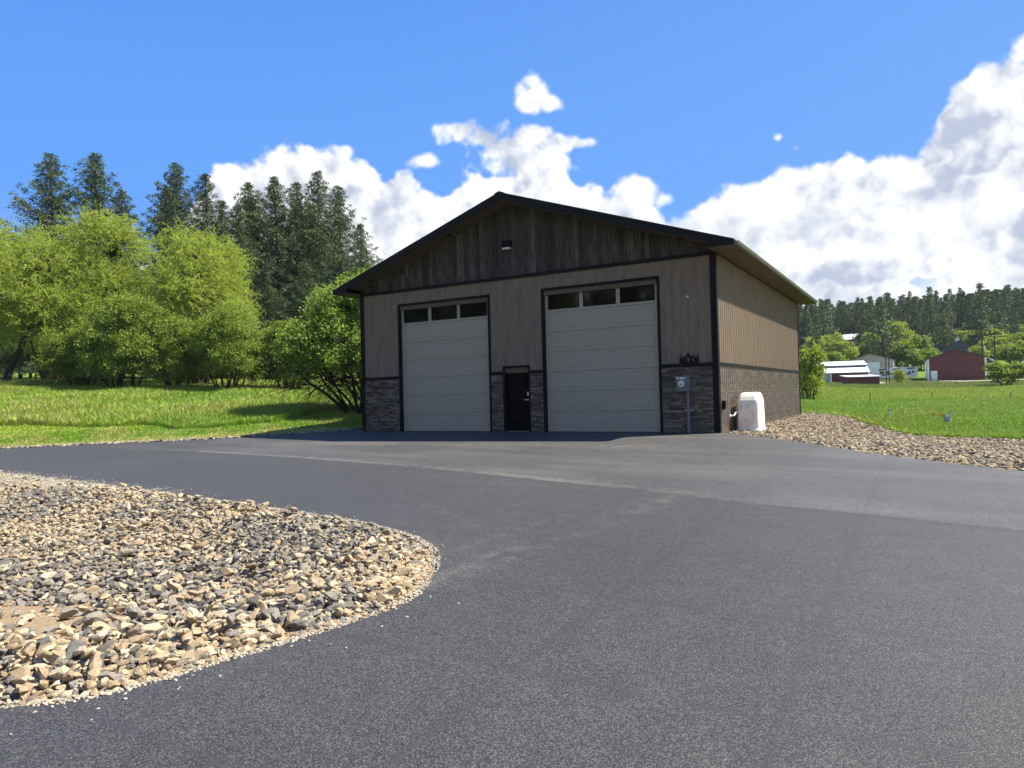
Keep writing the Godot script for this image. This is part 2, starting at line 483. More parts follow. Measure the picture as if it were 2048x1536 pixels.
	for az0 in [-165.0, -135.0, -110.0, -85.0, -64.0, 60.0, 82.0, 108.0, 133.0, 160.0]:
		greys.append([az0, 10.0 + 3.0 * cos(az0 * 3.0), 5.0, 1.6, 0.8])
	var S := PackedFloat32Array()
	S.resize(rows * W)
	for p in greys:
		var i0 := int((p[0] - p[2] * 1.6 + 180.0) / deg)
		var i1 := int((p[0] + p[2] * 1.6 + 180.0) / deg)
		var j0 := maxi(0, int((90.0 - p[1] - p[3] * 1.6) / 180.0 * H) - R0)
		var j1 := mini(rows - 1, int((90.0 - p[1] + p[3] * 1.6) / 180.0 * H) - R0)
		for j in range(j0, j1 + 1):
			var el := 90.0 - (R0 + j + 0.5) * 180.0 / H
			var ey: float = (el - p[1]) / p[3]
			for i in range(maxi(i0, 0), mini(i1, W - 1) + 1):
				var ex: float = ((i + 0.5) * deg - 180.0 - p[0]) / p[2]
				var q := j * W + i
				var s: float = smoothstep(0.0, 0.5, 1.0 - sqrt(ex * ex + ey * ey) + G[q] * 0.85) * p[4]
				if s > S[q]:
					S[q] = s
	for j in range(int((90.0 - 8.2) / 180.0 * H) - R0, int((90.0 - 6.3) / 180.0 * H) - R0):
		var el := 90.0 - (R0 + j + 0.5) * 180.0 / H
		for i in range(int(208.5 / deg), int(213.0 / deg)):
			var ex := ((i + 0.5) * deg - 180.0 - 30.7) / 2.0
			var ey := (el - 7.2) / 0.8
			var q := j * W + i
			D[q] = minf(D[q], lerpf(D[q], -0.3, clampf(1.1 * (0.75 - sqrt(ex * ex + ey * ey) + 0.9 * G[q]), 0.0, 0.92)))
	var SCALE := 1.15
	var blue_hi := Color(0.058, 0.235, 0.80)
	var blue_lo := Color(0.135, 0.385, 0.98)
	var haze := Color(0.46, 0.66, 1.0)
	var white := Color(1.12, 1.13, 1.14)
	var shade := Color(0.54, 0.60, 0.75)
	var shift := int(round((180.0 - 30.3) / deg))   # column of az -180 in Godot's panorama, whose first column looks along -z
	var LUT := PackedByteArray()
	for k in 1025:
		LUT.append(int(clampf(Color(k / 1024.0, 0, 0).linear_to_srgb().r, 0.0, 1.0) * 255.0 + 0.5))
	var km := 1024.0 / SCALE
	var pale_sky := Color(0.27, 0.52, 1.02)   # the air is paler on the sun's side
	var glow := PackedFloat32Array()
	for i in W:
		glow.append(0.55 * pow(0.5 + 0.5 * cos(deg_to_rad((i + 0.5) * deg - 180.0 - 88.0)), 1.5))
	var all := PackedByteArray()
	for row in R0:
		var el := 90.0 - (row + 0.5) * 180.0 / H
		var c := sky_blue(el, blue_hi, blue_lo, haze)
		c = Color(c.r / SCALE, c.g / SCALE, c.b / SCALE).linear_to_srgb()
		var fade := smoothstep(75.0, 45.0, el)
		if fade > 0.0:
			var line := PackedByteArray()
			line.resize(W * 3)
			var base_c := sky_blue(el, blue_hi, blue_lo, haze)
			for i in W:
				var k := glow[i] * fade
				var o := ((i + shift) & 4095) * 3
				line[o] = LUT[int((base_c.r + (pale_sky.r - base_c.r) * k) * km)]
				line[o + 1] = LUT[int((base_c.g + (pale_sky.g - base_c.g) * k) * km)]
				line[o + 2] = LUT[mini(1024, int((base_c.b + (pale_sky.b - base_c.b) * k) * km))]
			all.append_array(line)
			continue
		var px := PackedByteArray([int(c.r * 255.0 + 0.5), int(c.g * 255.0 + 0.5), int(minf(c.b, 1.0) * 255.0 + 0.5)])
		while px.size() < W * 3:
			px.append_array(px)
		all.append_array(px)
	for j in rows:
		var el := 90.0 - (R0 + j + 0.5) * 180.0 / H
		var b0 := sky_blue(el, blue_hi, blue_lo, haze)
		var line := PackedByteArray()
		line.resize(W * 3)
		var base := j * W
		var up := maxi(0, j - 16) * W
		var low := clampf((9.0 - el) / 9.0, 0.0, 1.0) * 0.25
		for i in W:
			var d := D[base + i]
			var pale := glow[i]
			var r := b0.r + (pale_sky.r - b0.r) * pale
			var g := b0.g + (pale_sky.g - b0.g) * pale
			var bl := b0.b + (pale_sky.b - b0.b) * pale
			if d > 0.0:
				var al := d / 0.5
				al = 1.0 if al > 1.0 else al * al * (3.0 - 2.0 * al)
				var lit := 0.80 + (G[base + i] - G[up + ((i + 14) & 4095)]) * 0.55 - S[base + i] * 0.66 - low + 0.25 * (1.0 - al)
				lit = 0.0 if lit < 0.0 else (1.0 if lit > 1.0 else lit)
				r += (shade.r + (white.r - shade.r) * lit - r) * al
				g += (shade.g + (white.g - shade.g) * lit - g) * al
				bl += (shade.b + (white.b - shade.b) * lit - bl) * al
			var o := ((i + shift) & 4095) * 3
			line[o] = LUT[mini(1024, int(r * km))]
			line[o + 1] = LUT[mini(1024, int(g * km))]
			line[o + 2] = LUT[mini(1024, int(bl * km))]
		all.append_array(line)
	var lowc := Color(0.16 / SCALE, 0.17 / SCALE, 0.13 / SCALE).linear_to_srgb()
	var px2 := PackedByteArray([int(lowc.r * 255.0), int(lowc.g * 255.0), int(lowc.b * 255.0)])
	while px2.size() < W * 3:
		px2.append_array(px2)
	for row in H - R1:
		all.append_array(px2)
	var im := Image.create_from_data(W, H, false, Image.FORMAT_RGB8, all)
	return ImageTexture.create_from_image(im)

func sky_blue(el: float, hi: Color, lo: Color, haze: Color) -> Color:
	var c := lo.lerp(hi, smoothstep(13.0, 44.0, el))
	return haze.lerp(c, smoothstep(0.0, 16.0, el))


# ---------------------------------------------------------------- ground
func drive_h(x: float, z: float) -> float:
	return -SLOPE * maxf(0.0, z + 19.2)

func solve_rbf() -> void:  # heights through measured points: kernel r plus a plane
	var pts := [[1.2, -13, -0.17], [5, -9, -0.28], [10, -2, -0.48], [14, 8, -0.6], [0.56, -25.8, -0.45], [2.07, -22.06, -0.32], [6, -20, -0.42], [12, -15, -0.55], [1.06, -22.6, -0.34], [-0.77, -25.0, -0.33], [-1.39, -26.4, -0.25], [-2.57, -29.8, -0.13], [-3.88, -33.6, -0.08],
		[1.2, -52.8, -0.47], [-4.4, -69, -0.35], [0.3, -72, -0.15], [5.8, -70.5, -0.24], [2.2, -94, -0.03], [15, -50, -0.5], [30, -60, -0.5], [3.4, -143, 1.59], [-8, -121, 1.38], [9.3, -115, 0.76], [0.64, -151, 1.88], [8, -155, 1.86], [-13.5, -166, 2.83], [-6.5, -170, 2.75], [-15.3, -127.7, 1.94], [-9.4, -139, 1.97], [-2.2, -161, 2.5], [10.4, -180, 4.57], [-0.2, -202, 6.4], [9, -208, 6.6], [-23.7, -252, 11], [5.6, -223, 9.5], [-8.5, -319, 19], [20, -400, 24], [-100, -330, 19], [100, -300, 19], [60, -160, 4], [100, -100, 1],
		[-5, -36, -0.1], [-8.65, -64.4, 0.14], [-11, -45, 0.2], [-18, -36, 0.6], [-30, -60, 2], [-21.5, -23.3, 0.55], [-35.9, -27.7, 1.74], [-39.5, -26.8, 1.9], [-41.8, -25.4, 2.06], [-42.4, -30.8, 2.18], [-48.7, -27.1, 2.49], [-50.2, -24, 2.6], [-67.6, -30, 3.2], [-79.5, -40.4, 4], [-70.6, -49, 3.9], [-58.9, -49, 3.5], [-53.8, -56.6, 3.4], [-93, -43, 4.5], [-28.5, -18.5, 0.5], [-26.6, -11.8, -0.2], [-34, -12, 0.25], [-45, -10, 0.9], [-60, -5, 2], [-40, 0, 0.2], [-40, 15, -0.5], [0, 20, -0.9], [-20, 40, -1], [30, 20, -1], [-55, 60, -1], [-10, -10, -0.25], [-20, -19, 0.0], [-125, -62, 8.5], [-112, -76, 8.5], [-142, -45, 8.5], [-88, -88, 8], [-62, -92, 7]]
	rbf_p = pts
	var n := pts.size() + 3
	var a := []
	for i in n:
		var row := PackedFloat64Array()
		row.resize(n + 1)
		for j in n:
			if i < n - 3 and j < n - 3:
				row[j] = -sqrt(pow(pts[i][0] - pts[j][0], 2) + pow(pts[i][1] - pts[j][1], 2))
			elif i < n - 3 or j < n - 3:
				var q: Array = pts[mini(i, j)]
				row[j] = [1.0, q[0] * 0.01, q[1] * 0.01][maxi(i, j) - (n - 3)]
		row[n] = pts[i][2] if i < n - 3 else 0.0
		a.append(row)
	for k in n:
		var best := k
		for i in range(k, n):
			if absf(a[i][k]) > absf(a[best][k]):
				best = i
		var tmp = a[k]
		a[k] = a[best]
		a[best] = tmp
		for i in range(k + 1, n):
			var f: float = a[i][k] / a[k][k]
			if f != 0.0:
				for j in range(k, n + 1):
					a[i][j] -= f * a[k][j]
	rbf_w.resize(n)
	for k in range(n - 1, -1, -1):
		var s: float = a[k][n]
		for j in range(k + 1, n):
			s -= a[k][j] * rbf_w[j]
		rbf_w[k] = s / a[k][k]

func rbf(x: float, z: float) -> float:
	var n := rbf_p.size()
	var h := rbf_w[n] + rbf_w[n + 1] * x * 0.01 + rbf_w[n + 2] * z * 0.01
	for i in n:
		var p: Array = rbf_p[i]
		var dx: float = x - p[0]
		var dz: float = z - p[1]
		h -= rbf_w[i] * sqrt(dx * dx + dz * dz)
	return h

class Near:  # signed distance to a polygon, sampled on a grid
	var lo: Vector2
	var cell: float
	var w: int
	var h: int
	var d := PackedFloat32Array()
	func at(p: Vector2) -> float:
		var q := (p - lo) / cell
		if q.x < 0.0 or q.y < 0.0 or q.x >= w - 1 or q.y >= h - 1:
			return 9.0
		var i := int(q.x)
		var j := int(q.y)
		var u := q.x - i
		var t := q.y - j
		var k := j * w + i
		return lerpf(lerpf(d[k], d[k + 1], u), lerpf(d[k + w], d[k + w + 1], u), t)

func near_grid(poly: PackedVector2Array, cell: float, pad: float) -> Near:
	var n := Near.new()
	var hi := poly[0]
	n.lo = poly[0]
	for p in poly:
		n.lo = n.lo.min(p)
		hi = hi.max(p)
	n.lo -= Vector2(pad, pad)
	hi += Vector2(pad, pad)
	n.cell = cell
	n.w = int((hi.x - n.lo.x) / cell) + 2
	n.h = int((hi.y - n.lo.y) / cell) + 2
	for j in n.h:
		for i in n.w:
			n.d.append(poly_dist(poly, n.lo + Vector2(i, j) * cell))
	return n

func poly_dist(poly: PackedVector2Array, p: Vector2) -> float:  # negative inside
	var best := 1e9
	for i in poly.size():
		var q := Geometry2D.get_closest_point_to_segment(p, poly[i], poly[(i + 1) % poly.size()])
		best = minf(best, q.distance_squared_to(p))
	best = sqrt(best)
	return -best if Geometry2D.is_point_in_polygon(p, poly) else best

func lines(inner0: float, inner1: float, step: float, lo: float, hi: float) -> PackedFloat32Array:
	var a := PackedFloat32Array()
	var x := inner0
	while x <= inner1:
		a.append(x)
		x += step
	var s := step
	x = a[a.size() - 1]
	while x < hi:
		s *= 1.11
		x += s
		a.append(x)
	s = step
	x = inner0
	while x > lo:
		s *= 1.11
		x -= s
		a.insert(0, x)
	return a

func ground_h(x: float, z: float) -> float:
	var i := clampi(grid_x.bsearch(x) - 1, 0, grid_x.size() - 2)
	var j := clampi(grid_z.bsearch(z) - 1, 0, grid_z.size() - 2)
	var u := clampf((x - grid_x[i]) / (grid_x[i + 1] - grid_x[i]), 0, 1)
	var t := clampf((z - grid_z[j]) / (grid_z[j + 1] - grid_z[j]), 0, 1)
	var w := grid_x.size()
	var a := grid_h[j * w + i]
	var b := grid_h[j * w + i + 1]
	var c := grid_h[(j + 1) * w + i]
	var d := grid_h[(j + 1) * w + i + 1]
	# the same diagonal as the mesh
	if u + t <= 1.0:
		return a + (b - a) * u + (c - a) * t
	return d + (c - d) * (1.0 - u) + (b - d) * (1.0 - t)

func make_ground() -> void:
	solve_rbf()
	grid_x = lines(-52.0, 10.0, 0.6, -330.0, 260.0)
	grid_z = lines(-42.0, 4.0, 0.6, -520.0, 200.0)
	var bump := FastNoiseLite.new()
	bump.seed = 4
	bump.frequency = 0.12
	bump.fractal_octaves = 3
	var w := grid_x.size()
	var h := grid_z.size()
	grid_h.resize(w * h)
	for j in h:
		for i in w:
			var x := grid_x[i]
			var z := grid_z[j]
			var y := rbf(x, z)
			var far := clampf((absf(x) + absf(z) - 30.0) / 30.0, 0.0, 1.0)
			y += bump.get_noise_2d(x, z) * (0.05 + 0.10 * far)
			if x > -45.0 and x < 22.0 and z > -42.0 and z < 16.0:
				var p := Vector2(x, z)
				var d := minf(near_drive.at(p), poly_dist(garage_poly, p))
				y = lerpf(drive_h(x, z) - 0.05, y, smoothstep(0.2, 3.0, d))
				var di := near_island.at(p)
				if di < 0.6:
					y -= 0.55
			grid_h[j * w + i] = y
	var v := PackedVector3Array()
	var n := PackedVector3Array()
	var idx := PackedInt32Array()
	for j in h:
		for i in w:
			v.append(Vector3(grid_x[i], grid_h[j * w + i], grid_z[j]))
			var i0 := maxi(i - 1, 0)
			var i1 := mini(i + 1, w - 1)
			var j0 := maxi(j - 1, 0)
			var j1 := mini(j + 1, h - 1)
			n.append(Vector3(-(grid_h[j * w + i1] - grid_h[j * w + i0]) / (grid_x[i1] - grid_x[i0]), 1.0, -(grid_h[j1 * w + i] - grid_h[j0 * w + i]) / (grid_z[j1] - grid_z[j0])).normalized())
	for j in h - 1:
		for i in w - 1:
			var a := j * w + i
			idx.append_array([a, a + 1, a + w, a + 1, a + w + 1, a + w])
	var arr := []
	arr.resize(Mesh.ARRAY_MAX)
	arr[Mesh.ARRAY_VERTEX] = v
	arr[Mesh.ARRAY_NORMAL] = n
	arr[Mesh.ARRAY_INDEX] = idx
	var m := ArrayMesh.new()
	m.add_surface_from_arrays(Mesh.PRIMITIVE_TRIANGLES, arr)
	m.surface_set_material(0, M.ground)
	meta(part("ground", m, self), "", "", "", "structure")

# A sheet over a plan polygon, cut into cells so that it follows the height function.
func sheet(outline: PackedVector2Array, hole: PackedVector2Array, cell: float, height: Callable, skirt: float) -> MB:
	var b := MB.new()
	var lo := outline[0]
	var hi := outline[0]
	for p in outline:
		lo = lo.min(p)
		hi = hi.max(p)
	var put := func(q: Vector2) -> Vector3: return Vector3(q.x, height.call(q.x, q.y), q.y)
	for iz in range(int(floor(lo.y / cell)), int(ceil(hi.y / cell))):
		for ix in range(int(floor(lo.x / cell)), int(ceil(hi.x / cell))):
			var x0 := ix * cell
			var z0 := iz * cell
			var sq := PackedVector2Array([Vector2(x0, z0), Vector2(x0 + cell, z0), Vector2(x0 + cell, z0 + cell), Vector2(x0, z0 + cell)])
			var pieces: Array = [sq]
			var mid := Vector2(x0 + cell * 0.5, z0 + cell * 0.5)
			var dd := poly_dist(outline, mid)
			if dd > cell:
				continue
			if dd > -cell:
				pieces = Geometry2D.intersect_polygons(sq, outline)
			if hole.size() and absf(poly_dist(hole, mid)) < cell:
				var cut := []
				for q in pieces:
					cut.append_array(Geometry2D.clip_polygons(q, hole))
				pieces = cut
			elif hole.size() and poly_dist(hole, mid) < 0.0:
				continue
			for q in pieces:
				var t := Geometry2D.triangulate_polygon(q)
				for k in range(0, t.size(), 3):
					var a: Vector3 = put.call(q[t[k]])
					var c: Vector3 = put.call(q[t[k + 1]])
					var d: Vector3 = put.call(q[t[k + 2]])
					if (c - a).cross(d - a).y < 0.0:
						b.tri(a, d, c)
					else:
						b.tri(a, c, d)
	if skirt > 0.0:
		for ring in [outline, hole]:
			for k in ring.size():
				var p: Vector2 = ring[k]
				var q: Vector2 = ring[(k + 1) % ring.size()]
				var a: Vector3 = put.call(p)
				var c: Vector3 = put.call(q)
				b.quad(a, c, c - Vector3(0, skirt, 0), a - Vector3(0, skirt, 0))
	return b

func rough_outline(pts: Array, step: float, amp: float, s: int) -> PackedVector2Array:  # a hand-laid edge: wanders a little
	var f := FastNoiseLite.new()
	f.seed = s
	f.frequency = 0.9
	f.fractal_octaves = 3
	var out := PackedVector2Array()
	for i in pts.size():
		var a: Vector2 = pts[i]
		var b: Vector2 = pts[(i + 1) % pts.size()]
		var n := maxi(1, int(a.distance_to(b) / step))
		var side := (b - a).orthogonal().normalized()
		for k in n:
			var p := a.lerp(b, float(k) / n)
			out.append(p + side * f.get_noise_2d(p.x, p.y) * amp)
	return out

func smooth_line(pts: Array, rounds := 2) -> Array:  # corner cutting, keeps the ends
	for r in rounds:
		var o := [pts[0]]
		for i in pts.size() - 1:
			o.append(pts[i].lerp(pts[i + 1], 0.25))
			o.append(pts[i].lerp(pts[i + 1], 0.75))
		o.append(pts[-1])
		pts = o
	return pts

func make_plan() -> void:
	var left := smooth_line([Vector2(-34, -2), Vector2(-32, -8), Vector2(-26.59, -11.76), Vector2(-24.24, -13.73), Vector2(-22.8, -14.59), Vector2(-21.35, -15.46), Vector2(-20.4, -16.75), Vector2(-19.6, -17.6), Vector2(-18.95, -18.7), Vector2(-18.9, -20.9)])
	var right := smooth_line([Vector2(-4.78, -19.25), Vector2(-4.24, -18.93), Vector2(-3.3, -17.89), Vector2(-2.5, -16.99), Vector2(-1.35, -15.5), Vector2(-0.62, -14.68), Vector2(-0.07, -14.1), Vector2(0.62, -13.44), Vector2(1.2, -12.98), Vector2(3.5, -11), Vector2(8, -7.5), Vector2(14, 2)])
	var ring := []
	ring.append_array(left)
	ring.append_array([Vector2(-17.2, -21.0), Vector2(-17.2, -19.5), Vector2(-5.0, -19.5), Vector2(-5.0, -19.3)])
	ring.append_array(right)
	ring.append_array([Vector2(10, 8), Vector2(-30, 6)])
	drive_poly = rough_outline(ring, 0.35, 0.035, 2)
	var isl := smooth_line([Vector2(-24, -5.5), Vector2(-16, -1.2), Vector2(-8.5, -1.05), Vector2(-5.6, -1.35), Vector2(-4.37, -1.92), Vector2(-3.98, -2.23), Vector2(-3.8, -2.83), Vector2(-3.69, -3.23), Vector2(-3.6, -3.55), Vector2(-3.51, -3.95), Vector2(-3.48, -4.2), Vector2(-3.58, -4.64), Vector2(-3.77, -5.05), Vector2(-4.0, -5.41), Vector2(-4.31, -5.75), Vector2(-4.77, -6.11), Vector2(-5.49, -6.39), Vector2(-6.23, -6.59), Vector2(-7.3, -6.78), Vector2(-8.48, -6.93), Vector2(-10.17, -7.16), Vector2(-12.41, -7.46), Vector2(-15.19, -7.79), Vector2(-18.17, -8.03), Vector2(-22.5, -8.2)])
	island_poly = rough_outline(isl, 0.2, 0.03, 3)
	var bank := []
	bank.append_array(smooth_line([Vector2(-4.80, -19.27), Vector2(-4.2, -18.97), Vector2(-3.25, -17.93), Vector2(-2.45, -17.03), Vector2(-1.3, -15.54), Vector2(-0.57, -14.72), Vector2(-0.02, -14.14), Vector2(0.66, -13.48), Vector2(1.24, -13.02), Vector2(3.54, -11.04), Vector2(8, -7.5)]))
	bank.append_array(smooth_line([Vector2(11.5, -9.5), Vector2(8, -16.5), Vector2(4.5, -20.6), Vector2(2.07, -22.06), Vector2(1.06, -22.6), Vector2(-0.09, -23.3), Vector2(-0.77, -25), Vector2(-1.39, -26.6), Vector2(-2.57, -30), Vector2(-3.7, -33.6), Vector2(-4.6, -35.5), Vector2(-5.6, -35.8)]))
	bank.append_array([Vector2(-4.80, -33.4)])
	bank_poly = rough_outline(bank, 0.4, 0.08, 6)
	near_drive = near_grid(drive_poly, 0.3, 9.0)
	near_island = near_grid(island_poly, 0.08, 1.0)
	near_bank = near_grid(bank_poly, 0.2, 2.0)
	garage_poly = PackedVector2Array([Vector2(-17.5, -33.3), Vector2(-4.7, -33.3), Vector2(-4.7, -19.1), Vector2(-17.5, -19.1)])

func island_h(x: float, z: float) -> float:  # edges flush with the paving, a shallow swale inside
	var d := -near_island.at(Vector2(x, z))
	return drive_h(x, z) - 0.035 - 0.20 * smoothstep(0.5, 2.2, d) + 0.10 * smoothstep(0.0, 0.5, d)

func make_drive() -> void:
	var b := sheet(drive_poly, island_poly, 0.8, drive_h, 0.10)
	for p in b.v:
		b.uv.append(Vector2(p.x / 1.45, p.z / 1.45))
		b.uv2.append(Vector2((p.x + 30.0) / 36.0, (p.z + 22.0) / 24.0))
	for i in b.n.size():
		if b.n[i].y > 0.9:
			b.n[i] = Vector3(0, 1, SLOPE).normalized()
	meta(part("driveway", b.build(M.asphalt), self), "", "", "", "structure")
	var s := sheet(island_poly, PackedVector2Array(), 0.4, island_h, 0.0)
	meta(part("rock_bed_ground", s.build(M.bed_dirt), self), "", "", "", "structure")
	var t := sheet(bank_poly, PackedVector2Array(), 0.6, func(x, z): return ground_h(x, z) + 0.02, 0.0)
	meta(part("rock_bank_ground", t.build(M.bed_dirt), self), "", "", "", "structure")


# ---------------------------------------------------------------- rocks
func rock_mesh(s: int, mat_: Material) -> ArrayMesh:  # an icosphere cut flat by random planes: a broken, angular stone about 1 across
	var g := RandomNumberGenerator.new()
	g.seed = s
	var t := (1.0 + sqrt(5.0)) / 2.0
	var p := [Vector3(-1, t, 0), Vector3(1, t, 0), Vector3(-1, -t, 0), Vector3(1, -t, 0), Vector3(0, -1, t), Vector3(0, 1, t), Vector3(0, -1, -t), Vector3(0, 1, -t), Vector3(t, 0, -1), Vector3(t, 0, 1), Vector3(-t, 0, -1), Vector3(-t, 0, 1)]
	var f := [[0, 11, 5], [0, 5, 1], [0, 1, 7], [0, 7, 10], [0, 10, 11], [1, 5, 9], [5, 11, 4], [11, 10, 2], [10, 7, 6], [7, 1, 8], [3, 9, 4], [3, 4, 2], [3, 2, 6], [3, 6, 8], [3, 8, 9], [4, 9, 5], [2, 4, 11], [6, 2, 10], [8, 6, 7], [9, 8, 1]]
	var planes := []
	for i in 9:
		var d := Vector3(g.randf() * 2 - 1, g.randf() * 2 - 1, g.randf() * 2 - 1).normalized()
		planes.append([d, g.randf_range(0.34, 0.78)])
	var size := Vector3(g.randf_range(0.85, 1.4), g.randf_range(0.35, 0.8), g.randf_range(0.55, 0.95)) * 0.74
	var shape := func(q: Vector3) -> Vector3:
		q = q.normalized()
		for k in 2:
			for pl in planes:
				var over: float = q.dot(pl[0]) - pl[1]
				if over > 0.0:
					q -= pl[0] * over
		return q * size
	var b := MB.new()
	for tri in f:
		var a: Vector3 = p[tri[0]]
		var c: Vector3 = p[tri[1]]
		var d: Vector3 = p[tri[2]]
		var ac := (a + c) * 0.5
		var cd := (c + d) * 0.5
		var da := (d + a) * 0.5
		for q in [[a, ac, da], [ac, c, cd], [da, cd, d], [ac, cd, da]]:
			var x: Vector3 = shape.call(q[0])
			var y: Vector3 = shape.call(q[1])
			var z: Vector3 = shape.call(q[2])
			if (y - x).cross(z - x).length() > 1e-6:
				b.tri(x, y, z)
	return b.build(mat_)

func in_view(p: Vector3, margin := 0.0) -> bool:
	var q := p - EYE
	var z := q.dot(CAM_F)
	if z < 0.5:
		return false
	return absf(q.dot(CAM_R) / z) < 0.7211 + margin and absf(q.dot(CAM_U) / z) < 0.5408 + margin

func many(called: String, mesh: Mesh, where: Array, tints: Array, label: String, category: String) -> void:
	if where.is_empty():
		return
	var mm := MultiMesh.new()
	mm.transform_format = MultiMesh.TRANSFORM_3D
	mm.use_colors = tints.size() > 0
	mm.mesh = mesh
	mm.instance_count = where.size()
	for i in where.size():
		mm.set_instance_transform(i, where[i])
		if tints.size():
			mm.set_instance_color(i, tints[i])
	var o := MultiMeshInstance3D.new()
	o.name = numbered(called)
	o.multimesh = mm
	add_child(o)
	meta(o, label, category, "", "stuff")

func turned(s: Vector3) -> Basis:
	var ax := rdir()
	var b := Basis(Vector3.UP, rng.randf() * TAU) * Basis(Vector3(ax.x, 0, ax.z).normalized() if absf(ax.y) < 0.99 else Vector3.RIGHT, rf(-0.75, 0.75))
	return b.scaled_local(s)

func make_rocks() -> void:
	rng.seed = 4242
	var tints := rock_tints()
	var variants := []
	for i in 14:
		variants.append(rock_mesh(100 + i * 7, M.rock))
	var hue := FastNoiseLite.new()
	hue.seed = 71
	hue.frequency = 0.35
	hue.fractal_octaves = 2
	var found := []   # [screen size, transform, variant, tint number]
	var step := 0.038
	var z := -8.4
	while z < -1.0:
		var x := -24.0
		while x < -3.4:
			var p := Vector2(x + rf(-0.022, 0.022), z + rf(-0.022, 0.022))
			x += step
			var depth := -p.x * 0.5045 - p.y * 0.8633
			if depth < 0.6 or absf(p.x * 0.863 - p.y * 0.505) / depth > 0.80:
				continue
			var d := -near_island.at(p)
			if d < 0.05:
				continue
			# a bare patch of dirt at the frame's edge, and pale fine gravel where the bed narrows
			var bare := Vector2((p.x + 6.15) / 1.2, (p.y + 2.90 + 0.06 * (p.x + 5.9)) / 0.48).length()
			if bare < 1.0 + hue.get_noise_2d(p.x * 6.0, p.y * 6.0) * 0.4 and rng.randf() > 0.07:
				continue
			var top_left := p.x < -10.5 and p.y < -6.0 and d < 0.25 + clampf((-10.5 - p.x) * 0.25, 0.0, 1.2)
			if top_left and rng.randf() < 0.96:
				continue
			for layer in 3:
				if layer > 0 and (rng.randf() > (0.40 if layer == 1 else 0.12) or d < 0.15 * layer):
					continue
				var s := rf(0.018, 0.037) * (1.0 + 1.0 * pow(rng.randf(), 5.0)) * (1.15 if p.y > -3.9 else 1.0)
				if layer == 1:
					s *= 1.15
				if d < 0.14:
					s = minf(s, 0.04)
				# more grey stone in the middle of the bed, more tan on the near edge
				var grey_share := clampf(0.33 + 0.42 * smoothstep(0.5, 1.3, d) * clampf((p.x + 11.0) / 3.0, 0.35, 1.0) + 0.9 * hue.get_noise_2d(p.x, p.y), 0.12, 0.75)
				if p.y > -3.4 and d < 0.8:
					grey_share *= 0.55
				var t: int
				if rng.randf() < grey_share:
					t = [3, 3, 4, 4, 5, 5][rng.randi() % 6]
				else:
					t = [0, 0, 1, 1, 2, 6, 7, 7, 0][rng.randi() % 9]
				var jit := Vector2(rf(-0.02, 0.02), rf(-0.02, 0.02)) if layer > 0 else Vector2.ZERO
				var y := island_h(p.x, p.y) + s * (0.1 if layer == 0 else 0.55 * layer) + (0.03 * (layer - 1) if layer > 1 else 0.0)
				var at := Vector3(p.x + jit.x, y, p.y + jit.y)
				var show := s / depth if in_view(at) else 0.0
				found.append([show, Transform3D(turned(Vector3.ONE * s * 1.35), at), rng.randi() % 14, t])
		z += step
	found.sort_custom(func(a, b): return a[0] > b[0])
	var words := ["tan", "pale cream", "brown tan", "grey", "dark grey", "drab grey", "rusty tan", "pale sandy"]
	var big := {}
	for v in 14:
		for t in tints.size():
			var m: ArrayMesh = variants[v].duplicate()
			m.surface_set_material(0, M["rock_%d" % t])
			big[v * 8 + t] = m
	for i in 300:
		var q: Array = found[i]
		var o := part("rock", big[q[2] * 8 + q[3]], self)
		o.transform = q[1]
		meta(o, "%s angular rock near the asphalt edge of the rock bed" % words[q[3]], "rock", "larger %s rocks of the rock bed" % words[q[3]])
	var by := {}
	for i in range(300, found.size()):
		var q: Array = found[i]
		if not by.has(q[2]):
			by[q[2]] = [[], []]
		by[q[2]][0].append(q[1])
		var k := rf(0.8, 1.15)
		by[q[2]][1].append(Color(tints[q[3]].r * k, tints[q[3]].g * k * rf(0.97, 1.03), tints[q[3]].b * k))
	for v in by:
		many("bed_rocks", variants[v], by[v][0], by[v][1], "broken tan and grey rocks filling the roadside rock bed", "rocks")
	# the bank beside the garage
	by = {}
	var lo := Vector2(-5.6, -36)
	z = lo.y
	while z < -7.0:
		var x := lo.x
		while x < 11.0:
			var p := Vector2(x + rf(-0.04, 0.04), z + rf(-0.04, 0.04))
			x += 0.068
			var depth := -p.x * 0.5045 - p.y * 0.8633
			if depth < 3.0 or absf(p.x * 0.863 - p.y * 0.505) / depth > 0.86:
				continue
			var d := -near_bank.at(p)
			if d < 0.03 and (d < -0.35 or rng.randf() > 0.25 or near_drive.at(p) < 0.05):
				continue
			if p.x < -4.72 and p.y > -33.4:
				continue
			for layer in 2:
				if layer == 1 and rng.randf() > 0.35:
					continue
				var s := rf(0.03, 0.064)
				var t: int = [0, 1, 2, 3, 3, 4, 2, 5, 6, 7, 5, 0][rng.randi() % 12]
				var at := Vector3(p.x, ground_h(p.x, p.y) + s * (0.2 if layer == 0 else 0.6), p.y)
				var v := rng.randi() % 14
				if not by.has(v):
					by[v] = [[], []]
				by[v][0].append(Transform3D(turned(Vector3.ONE * s * 1.35), at))
				var k := rf(0.7, 1.05)
				by[v][1].append(Color(tints[t].r * k, tints[t].g * k, tints[t].b * k))
		z += 0.068
	for v in by:
		many("bank_rocks", variants[v], by[v][0], by[v][1], "broken grey and tan rocks on the bank beside the garage", "rocks")
	# small pale crushed stone along the paving edges
	var wh := []
	var tn := []
